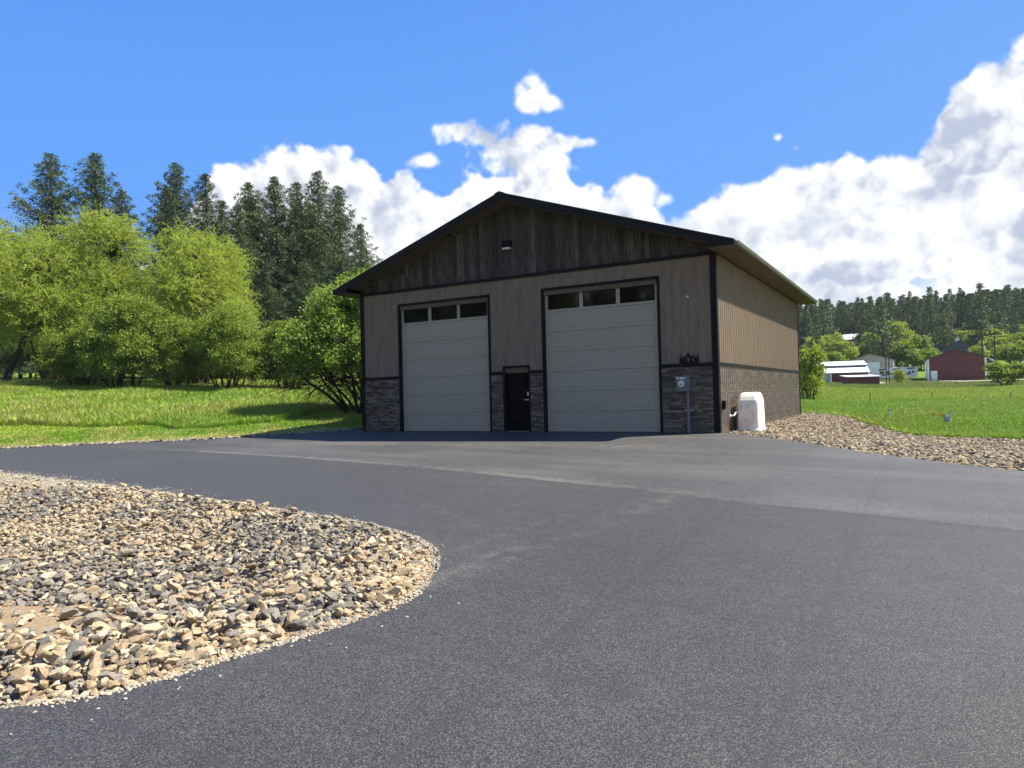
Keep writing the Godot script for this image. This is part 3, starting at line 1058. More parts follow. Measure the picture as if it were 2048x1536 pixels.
	for k in island_poly.size():
		var a := island_poly[k]
		var b := island_poly[(k + 1) % island_poly.size()]
		for q in int(a.distance_to(b) * (300.0 if a.x > -10.5 or a.y > -6.0 else 2600.0)):
			var p := a.lerp(b, rng.randf())
			var inward := (b - a).orthogonal().normalized()
			if Geometry2D.is_point_in_polygon(p + inward * 0.05, island_poly) == false:
				inward = -inward
			var wide := 0.06 + (clampf((-10.5 - p.x) * 0.28, 0.0, 1.35) if p.y < -6.0 else 0.0)
			p += inward * (rf(-0.02, wide) if rng.randf() < 0.96 else rf(-0.5, 0.0) * rng.randf())
			if rng.randf() > 0.75 + 0.9 * hue.get_noise_2d(p.x * 4.0, p.y * 4.0):
				continue
			var s := rf(0.006, 0.018)
			var at := Vector3(p.x, maxf(drive_h(p.x, p.y), island_h(p.x, p.y)) + s * 0.15, p.y)
			if not in_view(at, 0.08):
				continue
			wh.append(Transform3D(turned(Vector3.ONE * s * 1.35), at))
			var kk := rf(0.75, 1.15)
			tn.append(Color(0.47 * kk, 0.42 * kk, 0.33 * kk))
	many("edge_gravel", variants[1], wh, tn, "fine pale crushed stone edging the rock bed", "gravel")
	wh = []
	tn = []
	for k in drive_poly.size():
		var a := drive_poly[k]
		var b := drive_poly[(k + 1) % drive_poly.size()]
		if a.x > -18.0 or a.y > -8.0 or a.y < -20.9:
			continue
		for q in int(a.distance_to(b) * 60.0):
			var p := a.lerp(b, rng.randf())
			var out := (b - a).orthogonal().normalized()
			if Geometry2D.is_point_in_polygon(p + out * 0.1, drive_poly):
				out = -out
			p += out * absf(rng.randfn(0.12, 0.14))
			var s := rf(0.03, 0.10)
			var t: int = [0, 1, 4, 4, 5, 2, 3][rng.randi() % 7]
			wh.append(Transform3D(turned(Vector3.ONE * s * 1.35), Vector3(p.x, ground_h(p.x, p.y) + s * 0.3 + 0.03, p.y)))
			tn.append(tints[t])
	many("verge_rocks", variants[3], wh, tn, "small stones scattered between the paving and lawn", "rocks")


# ---------------------------------------------------------------- grass
func tuft_mesh(s: int, blades: int, tall: float, spread: float) -> ArrayMesh:
	var g := RandomNumberGenerator.new()
	g.seed = s
	var b := MB.new()
	for i in blades:
		var a := g.randf() * TAU
		var root := Vector3(cos(a), 0, sin(a)) * g.randf() * spread
		var lean := Vector3(cos(a + g.randf_range(-1, 1)), 0, sin(a + g.randf_range(-1, 1))) * g.randf_range(0.15, 0.6) * tall
		var h := tall * g.randf_range(0.55, 1.1)
		var side := Vector3(-sin(a), 0, cos(a)) * g.randf_range(0.006, 0.012)
		var m := root + lean * 0.3 + Vector3(0, h * 0.55, 0)
		var e := root + lean + Vector3(0, h, 0)
		b.quad(root - side, root + side, m + side * 0.8, m - side * 0.8)
		b.tri(m - side * 0.8, m + side * 0.8, e)
	return b.build(M.grass)

func make_grass() -> void:
	rng.seed = 909
	var short := [tuft_mesh(1, 9, 0.10, 0.09), tuft_mesh(2, 9, 0.12, 0.10)]
	var tall := [tuft_mesh(3, 9, 0.30, 0.12), tuft_mesh(4, 8, 0.36, 0.14)]
	var patch := FastNoiseLite.new()
	patch.seed = 6
	patch.frequency = 0.09
	patch.fractal_octaves = 4
	var fine := FastNoiseLite.new()
	fine.seed = 16
	fine.frequency = 0.5
	fine.fractal_octaves = 2
	var wh := [[], [], [], []]
	var tn := [[], [], [], []]
	for side in 2:
		var count: int = [420000, 320000][side]
		for i in count:
			# even over the ground within a wedge in front of the camera, thinner with distance
			var depth := 13.0 * pow(70.0 / 13.0, rng.randf()) if side == 0 else 17.0 * pow(140.0 / 17.0, rng.randf())
			var k := rf(-0.80, -0.18) if side == 0 else rf(0.34, 0.82)
			var x := -0.5045 * depth + 0.863 * k * depth
			var z := -0.8633 * depth - 0.505 * k * depth
			var p := Vector2(x, z)
			if side == 0 and x > -17.3 and z > -35.0:
				continue
			if side == 1 and x < -5.0 and z > -34.5:
				continue
			var edge := 3.0
			if x > -50.0 and x < 14.0 and z > -40.0:
				edge = near_drive.at(p)
				if edge < 0.15 or (edge < 0.5 and rng.randf() > (edge - 0.1) * 2.2):
					continue
				if side == 1 and near_bank.at(p) < 0.15:
					continue
			if depth > 88.0 and absf(z + 143.0 - x * 0.25) < 3.0:
				continue
			var n := patch.get_noise_2d(x, z)
			var f := fine.get_noise_2d(x, z)
			var far := side == 0 and depth > 30.0
			var is_tall := (edge > 4.2 + 2.0 * n) if side == 0 else true
			var kind := (2 if is_tall else 0) + rng.randi() % 2
			var grow := rf(0.45, 0.88) * (1.0 + depth / 75.0) * (1.0 + 0.35 * n)
			if side == 1:
				grow *= 0.62
			var c := Color(0.205, 0.35, 0.032).lerp(Color(0.33, 0.43, 0.055), clampf(0.5 + n * 1.6 + f * 0.5, 0.0, 1.0))
			if not is_tall:
				c = c.lerp(Color(0.44, 0.43, 0.16), clampf(0.62 + f * 0.9 + (1.2 - edge) * 0.3, 0.0, 0.92))
			elif rng.randf() < (0.10 + clampf(n * 0.8, 0.0, 0.3)):
				c = Color(0.30, 0.26, 0.13)   # seed heads
			if side == 1:
				c = c.lerp(Color(0.155, 0.30, 0.018), 0.5)
				if depth > 64.0 and depth < 92.0:
					c = c.lerp(Color(0.30, 0.37, 0.05), 0.7)
				elif depth > 92.0:
					c = c.lerp(Color(0.17, 0.16, 0.07), 0.55 + 0.3 * f)
			var v := rf(0.75, 1.2)
			c = Color(c.r * v, c.g * v, c.b * v)
			var b := Basis(Vector3.UP, rng.randf() * TAU).scaled_local(Vector3(grow, grow * (1.0 if side == 0 else 0.8), grow))
			wh[kind].append(Transform3D(b, Vector3(x, ground_h(x, z) - 0.01, z)))
			tn[kind].append(c)
	many("short_grass", short[0], wh[0], tn[0], "short trampled grass along the drive edge", "grass")
	many("short_grass", short[1], wh[1], tn[1], "short yellowing grass along the drive edge", "grass")
	many("meadow_grass", tall[0], wh[2], tn[2], "long green grass of lawn and field", "grass")
	many("meadow_grass", tall[1], wh[3], tn[3], "long green seeding grass of lawn and field", "grass")


# ---------------------------------------------------------------- garage
const GX := 6.275    # half width
const GZ := 7.0      # half depth
const PITCH := 0.336

func ribbed(x0: float, x1: float, y0: float, y1: float, mat_: Material, uvs := false) -> ArrayMesh:  # steel sheet in x, y with ribs towards +z
	var xs := PackedFloat32Array([x0])
	var ds := PackedFloat32Array()
	var m := 0.2286
	var key := [[0.072, 0.0], [0.097, 0.023], [0.127, 0.023], [0.152, 0.0], [0.186, 0.0], [0.194, 0.005], [0.202, 0.0], [0.026, 0.0], [0.034, 0.005], [0.042, 0.0]]
	key.sort_custom(func(a, b): return a[0] < b[0])
	var depth := func(x: float) -> float:
		var u := fposmod(x, m)
		for i in key.size() - 1:
			if u >= key[i][0] and u <= key[i + 1][0]:
				return lerpf(key[i][1], key[i + 1][1], (u - key[i][0]) / (key[i + 1][0] - key[i][0]))
		return 0.0
	var k := int(floor(x0 / m))
	while k * m < x1:
		for q in key:
			var x: float = k * m + q[0]
			if x > x0 + 0.002 and x < x1 - 0.002:
				xs.append(x)
		k += 1
	xs.append(x1)
	for x in xs:
		ds.append(depth.call(x))
	var b := MB.new()
	for i in xs.size() - 1:
		b.quad(Vector3(xs[i], y0, ds[i]), Vector3(xs[i + 1], y0, ds[i + 1]), Vector3(xs[i + 1], y1, ds[i + 1]), Vector3(xs[i], y1, ds[i]))
		if uvs:
			var u0 := xs[i] / 2.0
			var u1 := xs[i + 1] / 2.0
			var w0 := -y0 / 2.0
			var w1 := -y1 / 2.0
			b.uv.append_array([Vector2(u0, w0), Vector2(u1, w1), Vector2(u1, w0), Vector2(u0, w0), Vector2(u0, w1), Vector2(u1, w1)])
	return b.build(mat_)

func siding(parent: Node3D, called: String, x0: float, x1: float, y0: float, y1: float, mat_: Material, place: Transform3D, uvs := false) -> void:
	var w := 0.9144
	var k := int(floor(x0 / w + 1e-4))
	while k * w < x1 - 1e-4:
		var a := maxf(x0, k * w)
		var e := minf(x1, (k + 1) * w)
		if e - a > 0.01:
			var o := part(called, ribbed(a, e, y0, y1, mat_, uvs), parent)
			o.transform = place
		k += 1

func ledge_stones(parent: Node3D, x0: float, x1: float, y0: float, y1: float, single: bool) -> void:
	var joined := MB.new()
	joined.colored = true
	var cols := [Color(0.16, 0.127, 0.096), Color(0.22, 0.175, 0.132), Color(0.10, 0.082, 0.067), Color(0.28, 0.228, 0.172), Color(0.165, 0.142, 0.118)]
	var y := y0
	while y < y1 - 0.03:
		var h := minf([0.035, 0.045, 0.055, 0.07][rng.randi() % 4], y1 - y)
		var x := x0
		while x < x1 - 0.01:
			var w := minf(rf(0.09, 0.38), x1 - x)
			if x1 - x - w < 0.06:
				w = x1 - x
			var hi := GZ + rf(0.006, 0.05)
			var t := rng.randi() % 5
			var lo := Vector3(x + 0.003, y + 0.003, GZ - 0.01)
			var top := Vector3(x + w - 0.003, y + h - 0.003, hi)
			if single:
				var b := MB.new()
				b.chamfer_box(lo, top, 0.006)
				part("stone", b.build(M["ledge_%d" % t]), parent)
			else:
				joined.tint = cols[t]
				joined.chamfer_box(lo, top, 0.006)
			x += w
		y += h
	if not single:
		meta(part("stones", joined.build(M.ledge_mixed), parent), "", "", "", "stuff")

func door_section(w: float, h: float, panels: bool) -> ArrayMesh:  # a steel section lying in x 0..w, y 0..h, face at z 0
	var b := MB.new()
	var e := 0.0025
	b.box(Vector3(0, e, -0.05), Vector3(w, h - e, -0.006))
	# face with rolled top and bottom edges
	b.quad(Vector3(0, e, -0.006), Vector3(w, e, -0.006), Vector3(w, e + 0.006, 0), Vector3(0, e + 0.006, 0))
	b.quad(Vector3(0, h - e - 0.006, 0), Vector3(w, h - e - 0.006, 0), Vector3(w, h - e, -0.006), Vector3(0, h - e, -0.006))
	var y0 := e + 0.006
	var y1 := h - e - 0.006
	if not panels:
		b.quad(Vector3(0, y0, 0), Vector3(w, y0, 0), Vector3(w, y1, 0), Vector3(0, y1, 0))
		return b.build(M.door_skin)
	var n := 3
	var gap := 0.12
	var pw := (w - gap * (n + 1)) / n
	var py0 := 0.085
	var py1 := h - 0.085
	b.quad(Vector3(0, y0, 0), Vector3(w, y0, 0), Vector3(w, py0, 0), Vector3(0, py0, 0))
	b.quad(Vector3(0, py1, 0), Vector3(w, py1, 0), Vector3(w, y1, 0), Vector3(0, y1, 0))
	for i in n + 1:
		var x0 := i * (pw + gap)
		b.quad(Vector3(x0, py0, 0), Vector3(x0 + gap, py0, 0), Vector3(x0 + gap, py1, 0), Vector3(x0, py1, 0))
	for i in n:
		var x0 := gap + i * (pw + gap)
		var ring := func(k: float, z: float) -> Array: return [Vector3(x0 + k, py0 + k, z), Vector3(x0 + pw - k, py0 + k, z), Vector3(x0 + pw - k, py1 - k, z), Vector3(x0 + k, py1 - k, z)]
		var rings := [ring.call(0.0, 0.0), ring.call(0.010, -0.015), ring.call(0.026, -0.015), ring.call(0.052, -0.001)]
		for q in 3:
			for s in 4:
				var t := (s + 1) % 4
				b.quad(rings[q][s], rings[q][t], rings[q + 1][t], rings[q + 1][s])
		b.quad(rings[3][0], rings[3][1], rings[3][2], rings[3][3])
	return b.build(M.door_skin)

func overhead_door(parent: Node3D, x0: float, x1: float, top: float, label: String) -> void:
	# trim and stops round the opening, then a door of seven sections, set back
	var tw := 0.075
	var zf := GZ + 0.032
	box_part("door_trim", Vector3(x0, 0, GZ - 0.16), Vector3(x0 + tw, top - tw, zf), M.black_trim, parent)
	box_part("door_trim", Vector3(x1 - tw, 0, GZ - 0.16), Vector3(x1, top - tw, zf), M.black_trim, parent)
	box_part("door_trim", Vector3(x0, top - tw, GZ - 0.16), Vector3(x1, top, zf), M.black_trim, parent)
	var a := x0 + tw + 0.002
	var e := x1 - tw - 0.002
	var zs := GZ - 0.10
	box_part("door_stop", Vector3(a, 0, zs - 0.06), Vector3(a + 0.055, top - tw - 0.062, zs + 0.012), M.seal_cream, parent)
	box_part("door_stop", Vector3(e - 0.055, 0, zs - 0.06), Vector3(e, top - tw - 0.062, zs + 0.012), M.seal_cream, parent)
	box_part("door_stop", Vector3(a, top - tw - 0.060, zs - 0.06), Vector3(e, top - tw - 0.002, zs + 0.012), M.seal_cream, parent)
	var d := Node3D.new()
	d.name = "overhead_door"
	parent.add_child(d, true)
	meta(d, label)
	d.position = Vector3(a + 0.03, 0.012, zs - 0.004)
	var w := e - a - 0.06
	var full := top - tw - 0.07
	var h := full / 7.0
	var sec := door_section(w, h, true)
	for i in 6:
		var o := part("section", sec, d)
		o.position.y = i * h
	# window section: rails and stiles round three windows
	var y0 := 6 * h
	var b := MB.new()
	var wy0 := 0.085
	var wy1 := h - 0.075
	var n := 3
	var g := 0.13
	var ww := (w - g * 2 - 0.14) / n
	b.box(Vector3(0, 0.006, -0.045), Vector3(w, wy0, 0))
	b.box(Vector3(0, wy1, -0.045), Vector3(w, h - 0.006, 0))
	var x := 0.0
	for i in n + 1:
		var gw := 0.07 if i == 0 or i == n else g
		b.box(Vector3(x, wy0, -0.045), Vector3(x + gw, wy1, 0))
		x += gw + ww
	var top_sec := part("section", b.build(M.door_skin), d)
	top_sec.position.y = y0
	x = 0.07
	for i in n:
		var f := MB.new()
		var t := 0.028
		f.box(Vector3(x, wy0, -0.02), Vector3(x + t, wy1, 0.012))
		f.box(Vector3(x + ww - t, wy0, -0.02), Vector3(x + ww, wy1, 0.012))
		f.box(Vector3(x + t, wy0, -0.02), Vector3(x + ww - t, wy0 + t, 0.012))
		f.box(Vector3(x + t, wy1 - t, -0.02), Vector3(x + ww - t, wy1, 0.012))
		for k in 3:
			var mx := x + ww * (k + 1) / 4.0
			f.box(Vector3(mx - 0.009, wy0 + t, -0.012), Vector3(mx + 0.009, wy1 - t, 0.004))
		var fr := part("window_frame", f.build(M.black_trim), d)
		fr.position.y = y0
		for k in 4:
			var q0 := x + t if k == 0 else x + ww * k / 4.0 + 0.0095
			var q1 := x + ww - t if k == 3 else x + ww * (k + 1) / 4.0 - 0.0095
			var pn := MB.new()
			pn.quad(Vector3(q0, wy0 + t, -0.006), Vector3(q1, wy0 + t, -0.006), Vector3(q1, wy1 - t, -0.006), Vector3(q0, wy1 - t, -0.006))
			var po := part("pane", pn.build(M.glass), d)
			po.position.y = y0
		x += ww + g
	var sl := box_part("bottom_seal", Vector3(0, -0.012, -0.045), Vector3(w, 0.006, -0.004), M.black_trim, d)
	sl.name = "bottom_seal"

func make_garage() -> void:
	rng.seed = 55
	var g := thing("metal_garage", "brown ribbed metal garage with two tall overhead doors and dark plank gable", "garage", Vector3(-11.1, 0, -26.19))
	var front := Transform3D(Basis(), Vector3(0, 0, GZ))
	var side_r := Transform3D(Basis(Vector3.UP, PI / 2), Vector3(GX, 0, 0))
	var side_l := Transform3D(Basis(Vector3.UP, -PI / 2), Vector3(-GX, 0, 0))
	var rear := Transform3D(Basis(Vector3.UP, PI), Vector3(0, 0, -GZ))
	var eave := 4.90
	var lx0 := -4.60
	var lx1 := -0.86
	var rx0 := 1.00
	var rx1 := 4.73
	var top := 4.38
	var mx0 := -0.43
	var mx1 := 0.545
	# floor and wall cores with the openings left out
	box_part("floor_slab", Vector3(-GX + 0.05, -0.4, -GZ + 0.05), Vector3(GX - 0.05, -0.004, GZ - 0.06), M.slab, g)
	var c := MB.new()
	var z0 := GZ - 0.155
	var z1 := GZ - 0.012
	for s in [[-GX + 0.02, lx0 + 0.01, 0.0, eave], [lx1 - 0.01, mx0 + 0.01, 0.0, top], [mx1 - 0.01, rx0 + 0.01, 0.0, top], [rx1 - 0.01, GX - 0.02, 0.0, eave], [lx0 + 0.01, rx1 - 0.01, top - 0.01, eave], [mx0 + 0.01, mx1 - 0.01, 2.05, top - 0.01]]:
		c.box(Vector3(s[0], s[2] - 0.2, z0), Vector3(s[1], s[3], z1))
	c.prism(PackedVector2Array([Vector2(-GX + 0.02, eave), Vector2(GX - 0.02, eave), Vector2(GX - 0.02, 4.98), Vector2(0, 7.06), Vector2(-GX + 0.02, 4.98)]), z0, z1)
	c.prism(PackedVector2Array([Vector2(-GX + 0.02, -0.2), Vector2(GX - 0.02, -0.2), Vector2(GX - 0.02, 4.98), Vector2(0, 7.06), Vector2(-GX + 0.02, 4.98)]), -GZ + 0.012, -GZ + 0.155)
	for s in [-1.0, 1.0]:
		var xa: float = s * (GX - 0.012)
		var xb: float = s * (GX - 0.155)
		c.box(Vector3(minf(xa, xb), -0.2, -GZ + 0.155), Vector3(maxf(xa, xb), eave + 0.05, z0))
	part("wall_frame", c.build(M.core), g)
	# ribbed siding
	var y_st := 1.80
	var y_sd := 1.90
	var y_gb := 4.79
	for s in [[-GX + 0.13, lx0, y_sd, y_gb], [lx0, lx1, top, y_gb], [lx1, rx0, y_sd + 0.0, y_gb], [rx0, rx1, top, y_gb], [rx1, GX - 0.13, y_sd, y_gb]]:
		if s[0] == lx1:   # between the doors, over the man door
			siding(g, "siding_panel", lx1, mx0, y_sd, y_gb, M.siding, front)
			siding(g, "siding_panel", mx0, mx1, 2.07, y_gb, M.siding, front)
			siding(g, "siding_panel", mx1, rx0, y_sd, y_gb, M.siding, front)
		else:
			siding(g, "siding_panel", s[0], s[1], s[2], s[3], M.siding, front)
	siding(g, "siding_panel", -GZ + 0.1, GZ - 0.1, y_sd, eave, M.siding, side_r)
	siding(g, "stone_print_panel", -GZ + 0.1, GZ - 0.1, 0.03, y_st, M.stone_print, side_r, true)
	siding(g, "siding_panel", -GZ + 0.1, GZ - 0.1, y_sd, eave, M.siding, side_l)
	siding(g, "stone_print_panel", -GZ + 0.1, GZ - 0.1, 0.03, y_st, M.stone_print, side_l, true)
	siding(g, "siding_panel", -GX + 0.1, GX - 0.1, 0.03, eave, M.siding, rear)
	# ledge stone at the foot of the front
	for s in [[-GX + 0.13, lx0, false], [lx1, mx0, false], [mx1, rx0, false], [rx1, GX - 0.13, true]]:
		box_part("mortar_bed", Vector3(s[0], 0.0, GZ - 0.011), Vector3(s[1], y_st, GZ + 0.004), M.mortar, g)
		ledge_stones(g, s[0], s[1], 0.01, y_st, s[2])
		box_part("band_trim", Vector3(s[0], y_st, GZ - 0.01), Vector3(s[1], y_sd, GZ + 0.045), M.black_trim, g)
	# trims
	for s in [-1.0, 1.0]:
		var x: float = s * GX
		box_part("corner_trim", Vector3(minf(x - s * 0.13, x), 0.0, GZ - 0.01), Vector3(maxf(x - s * 0.13, x), eave + 0.12, GZ + 0.034), M.black_trim, g)
		box_part("corner_trim", Vector3(minf(x - s * 0.01, x + s * 0.032), 0.0, GZ - 0.12), Vector3(maxf(x - s * 0.01, x + s * 0.032), eave, GZ + 0.034), M.black_trim, g)
		box_part("corner_trim", Vector3(minf(x - s * 0.01, x + s * 0.032), 0.0, -GZ - 0.03), Vector3(maxf(x - s * 0.01, x + s * 0.032), eave, -GZ + 0.10), M.black_trim, g)
		box_part("band_trim", Vector3(minf(x - s * 0.01, x + s * 0.030), y_st, -GZ + 0.10), Vector3(maxf(x - s * 0.01, x + s * 0.030), y_sd, GZ - 0.12), M.black_trim, g)
		box_part("base_trim", Vector3(minf(x - s * 0.01, x + s * 0.030), -0.02, -GZ + 0.10), Vector3(maxf(x - s * 0.01, x + s * 0.030), 0.03, GZ - 0.12), M.soffit, g)
		box_part("eave_trim", Vector3(minf(x - s * 0.01, x + s * 0.035), eave - 0.06, -GZ + 0.10), Vector3(maxf(x - s * 0.01, x + s * 0.035), eave - 0.03, GZ - 0.12), M.black_trim, g)
	box_part("gable_band", Vector3(-GX + 0.13, y_gb, GZ - 0.01), Vector3(GX - 0.13, y_gb + 0.10, GZ + 0.05), M.black_trim, g)
	# weathered planks of the gable, random widths and lengths
	var x := -GX + 0.13
	var yb := y_gb + 0.10
	while x < GX - 0.131:
		var w := minf([0.10, 0.135, 0.135, 0.165, 0.19][rng.randi() % 5], GX - 0.13 - x)
		var ya := 7.13 - PITCH * absf(x)
		var yc := 7.13 - PITCH * absf(x + w)
		var ymin := minf(ya, yc)
		var cuts := [yb]
		if ymin - yb > 0.7 and rng.randf() < 0.16:
			cuts.append(yb + rf(0.25, 0.75) * (ymin - yb))
			if rng.randf() < 0.1 and ymin - yb > 1.4:
				cuts.append(lerpf(cuts[1], ymin, rf(0.4, 0.7)))
		for k in cuts.size():
			var lo: float = cuts[k] + (0.002 if k else 0.0)
			var zz := GZ + rf(0.010, 0.024)
			var b := MB.new()
			if k < cuts.size() - 1:
				b.chamfer_box(Vector3(x + 0.002, lo, GZ - 0.01), Vector3(x + w - 0.002, cuts[k + 1] - 0.002, zz), 0.003)
			else:
				var pts := PackedVector2Array([Vector2(x + 0.002, lo), Vector2(x + w - 0.002, lo), Vector2(x + w - 0.002, yc)])
				if x < 0.0 and x + w > 0.0:
					pts.append(Vector2(0, 7.13))
				pts.append(Vector2(x + 0.002, ya))
				b.prism(pts, GZ - 0.01, zz)
			part("gable_board", b.build(M["board_%d" % [0, 0, 1, 1, 2, 2, 4, 4, 3, 2, 5, 3][rng.randi() % 12]]), g)
		x += w
	# roof: two slopes of ribbed sheet, rake and eave fascia, soffits, gutters
	var ox := 6.95
	var fz := GZ + 0.69
	var ridge := 7.33
	for s in [-1.0, 1.0]:
		var b := MB.new()
		var t := 0.05
		var p := [Vector3(0, ridge - t, fz), Vector3(s * ox, ridge - PITCH * ox - t, fz), Vector3(s * ox, ridge - PITCH * ox - t, -fz), Vector3(0, ridge - t, -fz)]
		var q := []
		for v in p:
			q.append(v + Vector3(0, t, 0))
		if s < 0.0:
			p = [p[1], p[0], p[3], p[2]]
			q = [q[1], q[0], q[3], q[2]]
		b.hexa(p + q)
		part("roof_slope", b.build(M.roof_metal), g)
		var rb := MB.new()
		var k := -fz + 0.1
		while k < fz - 0.05:
			var r0 := [Vector3(s * 0.02, ridge - PITCH * 0.02, k + 0.03), Vector3(s * ox, ridge - PITCH * ox, k + 0.03), Vector3(s * ox, ridge - PITCH * ox, k), Vector3(s * 0.02, ridge - PITCH * 0.02, k)]
			var r1 := []
			for v in r0:
				r1.append(v + Vector3(0, 0.022, 0))
			if s < 0.0:
				r0 = [r0[1], r0[0], r0[3], r0[2]]
				r1 = [r1[1], r1[0], r1[3], r1[2]]
			rb.hexa(r0 + r1)
			k += 0.2286
		part("roof_ribs", rb.build(M.roof_metal), g)
		for e in [1.0, -1.0]:
			var ff := MB.new()
			var za: float = e * fz - 0.02
			var zb: float = e * fz + 0.02
			var outer := ox + 0.004
			var pts := PackedVector2Array([Vector2(0, ridge - 0.205), Vector2(s * (GX + 0.02), ridge - 0.205 - PITCH * (GX + 0.02)), Vector2(s * (GX + 0.02), 4.865), Vector2(s * outer, 4.865), Vector2(s * outer, ridge + 0.015 - PITCH * outer), Vector2(0, ridge + 0.03)])
			if s < 0.0:
				pts.reverse()
			ff.prism(pts, za, zb)
			part("rake_fascia", ff.build(M.roof_metal), g)
			# closing board of the eave box, back at the wall plane
			var rk := MB.new()
			var za2: float = minf(e * (GZ + 0.03), e * (fz - 0.02))
			var zb2: float = maxf(e * (GZ + 0.03), e * (fz - 0.02))
			var so := ridge - 0.195
			var c0 := [Vector3(0, so - 0.012, zb2), Vector3(s * (GX + 0.02), so - 0.012 - PITCH * GX, zb2), Vector3(s * (GX + 0.02), so - 0.012 - PITCH * GX, za2), Vector3(0, so - 0.012, za2)]
			var c1 := []
			for v in c0:
				c1.append(v + Vector3(0, 0.01, 0))
			if s < 0.0:
				c0 = [c0[1], c0[0], c0[3], c0[2]]
				c1 = [c1[1], c1[0], c1[3], c1[2]]
			rk.hexa(c0 + c1)
			part("rake_soffit", rk.build(M.soffit), g)
		var x0: float = minf(s * (GX - 0.02), s * (ox - 0.02))
		var x1: float = maxf(s * (GX - 0.02), s * (ox - 0.02))
		# soffit boards run out from the wall, one vented sheet every 0.4 m
		var zz := -fz + 0.022
		while zz < fz - 0.03:
			var ze := minf(zz + 0.398, fz - 0.022)
			box_part("soffit_panel", Vector3(x0, 4.866, zz), Vector3(x1, 4.878 + 0.0, ze), M.soffit, g)
			zz += 0.4
		var xf: float = s * ox
		box_part("eave_fascia", Vector3(minf(xf - s * 0.018, xf), 4.86, -fz + 0.022), Vector3(maxf(xf - s * 0.018, xf), 4.985, fz - 0.022), M.roof_metal, g)
		var gu := MB.new()
		var pr := PackedVector2Array([Vector2(s * (ox + 0.002), 4.875), Vector2(s * (ox + 0.07), 4.875), Vector2(s * (ox + 0.085), 4.90), Vector2(s * (ox + 0.105), 4.955), Vector2(s * (ox + 0.105), 4.972), Vector2(s * (ox + 0.098), 4.972), Vector2(s * (ox + 0.075), 4.90), Vector2(s * (ox + 0.01), 4.885)])
		if s < 0.0:
			pr.reverse()
		gu.prism(pr, -fz + 0.02, fz - 0.01)
		part("gutter", gu.build(M.gutter), g)
	var rc := MB.new()
	rc.prism(PackedVector2Array([Vector2(-0.16, ridge + 0.022 - 0.16 * PITCH), Vector2(0, ridge + 0.022), Vector2(0.16, ridge + 0.022 - 0.16 * PITCH), Vector2(0.16, ridge + 0.05 - 0.16 * PITCH), Vector2(0, ridge + 0.055), Vector2(-0.16, ridge + 0.05 - 0.16 * PITCH)]), -fz - 0.03, fz + 0.03)
	part("ridge_cap", rc.build(M.roof_metal), g)
	# recessed soffit lamps under the rake
	for lx in [-2.15, -5.5, 2.15, 5.5]:
		var sl := MB.new()
		var yy: float = ridge - 0.208 - PITCH * absf(lx)
		sl.tube(Vector3(lx, yy + 0.004, GZ + 0.36), Vector3(lx, yy - 0.03, GZ + 0.36), 0.075, 0.085, 14, true)
		part("soffit_lamp", sl.build(M.black_trim), g)
	# doors
	overhead_door(g, lx0, lx1, top, "pale sectional door near the broadleaf bush, with three windows")
	overhead_door(g, rx0, rx1, top, "pale sectional door near the electric meter, with three windows")
	var d := Node3D.new()
	d.name = "entry_door"
	g.add_child(d)
	meta(d, "plain black entry door between the two overhead doors")
	box_part("door_frame", Vector3(mx0, 0, GZ - 0.15), Vector3(mx0 + 0.075, 2.0, GZ + 0.03), M.black_trim, d)
	box_part("door_frame", Vector3(mx1 - 0.055, 0, GZ - 0.15), Vector3(mx1, 2.0, GZ + 0.03), M.black_trim, d)
	box_part("door_frame", Vector3(mx0, 2.0, GZ - 0.15), Vector3(mx1, 2.07, GZ + 0.03), M.black_trim, d)
	var leaf := MB.new()
	leaf.box(Vector3(mx0 + 0.077, 0.03, GZ - 0.13), Vector3(mx1 - 0.057, 1.998, GZ - 0.085))
	for q in [[0.12, 0.25, 0.85], [0.12, 1.0, 1.85]]:
		leaf.chamfer_box(Vector3(mx0 + 0.077 + q[0], q[1], GZ - 0.087), Vector3(mx1 - 0.057 - q[0], q[2], GZ - 0.077), 0.008)
	part("door_leaf", leaf.build(M.man_door), d)
	box_part("threshold", Vector3(mx0 + 0.076, 0.0, GZ - 0.14), Vector3(mx1 - 0.056, 0.028, GZ - 0.02), M.gutter, d)
	var hd := MB.new()
	var hx := mx1 - 0.125
	hd.tube(Vector3(hx, 1.0, GZ - 0.088), Vector3(hx, 1.0, GZ - 0.03), 0.028, 0.026, 10, true)
	hd.box(Vector3(hx - 0.13, 0.988, GZ - 0.045), Vector3(hx + 0.012, 1.012, GZ - 0.028))
	part("lever_handle", hd.build(M.nickel), d)
	var db := MB.new()
	db.box(Vector3(hx - 0.032, 1.12, GZ - 0.088), Vector3(hx + 0.032, 1.24, GZ - 0.055))
	part("deadbolt", db.build(M.nickel), d)
	# wall pack lamp on the gable
	var wl := Node3D.new()
	wl.name = "wall_lamp"
	g.add_child(wl)
	wl.position = Vector3(-0.13, 5.87, GZ + 0.02)
	var wb := MB.new()
	wb.hexa([Vector3(-0.15, -0.10, 0.16), Vector3(0.15, -0.10, 0.16), Vector3(0.15, -0.10, 0), Vector3(-0.15, -0.10, 0), Vector3(-0.15, 0.13, 0.09), Vector3(0.15, 0.13, 0.09), Vector3(0.15, 0.13, 0), Vector3(-0.15, 0.13, 0)])
	part("lamp_housing", wb.build(M.black_trim), wl)
	var ln := MB.new()
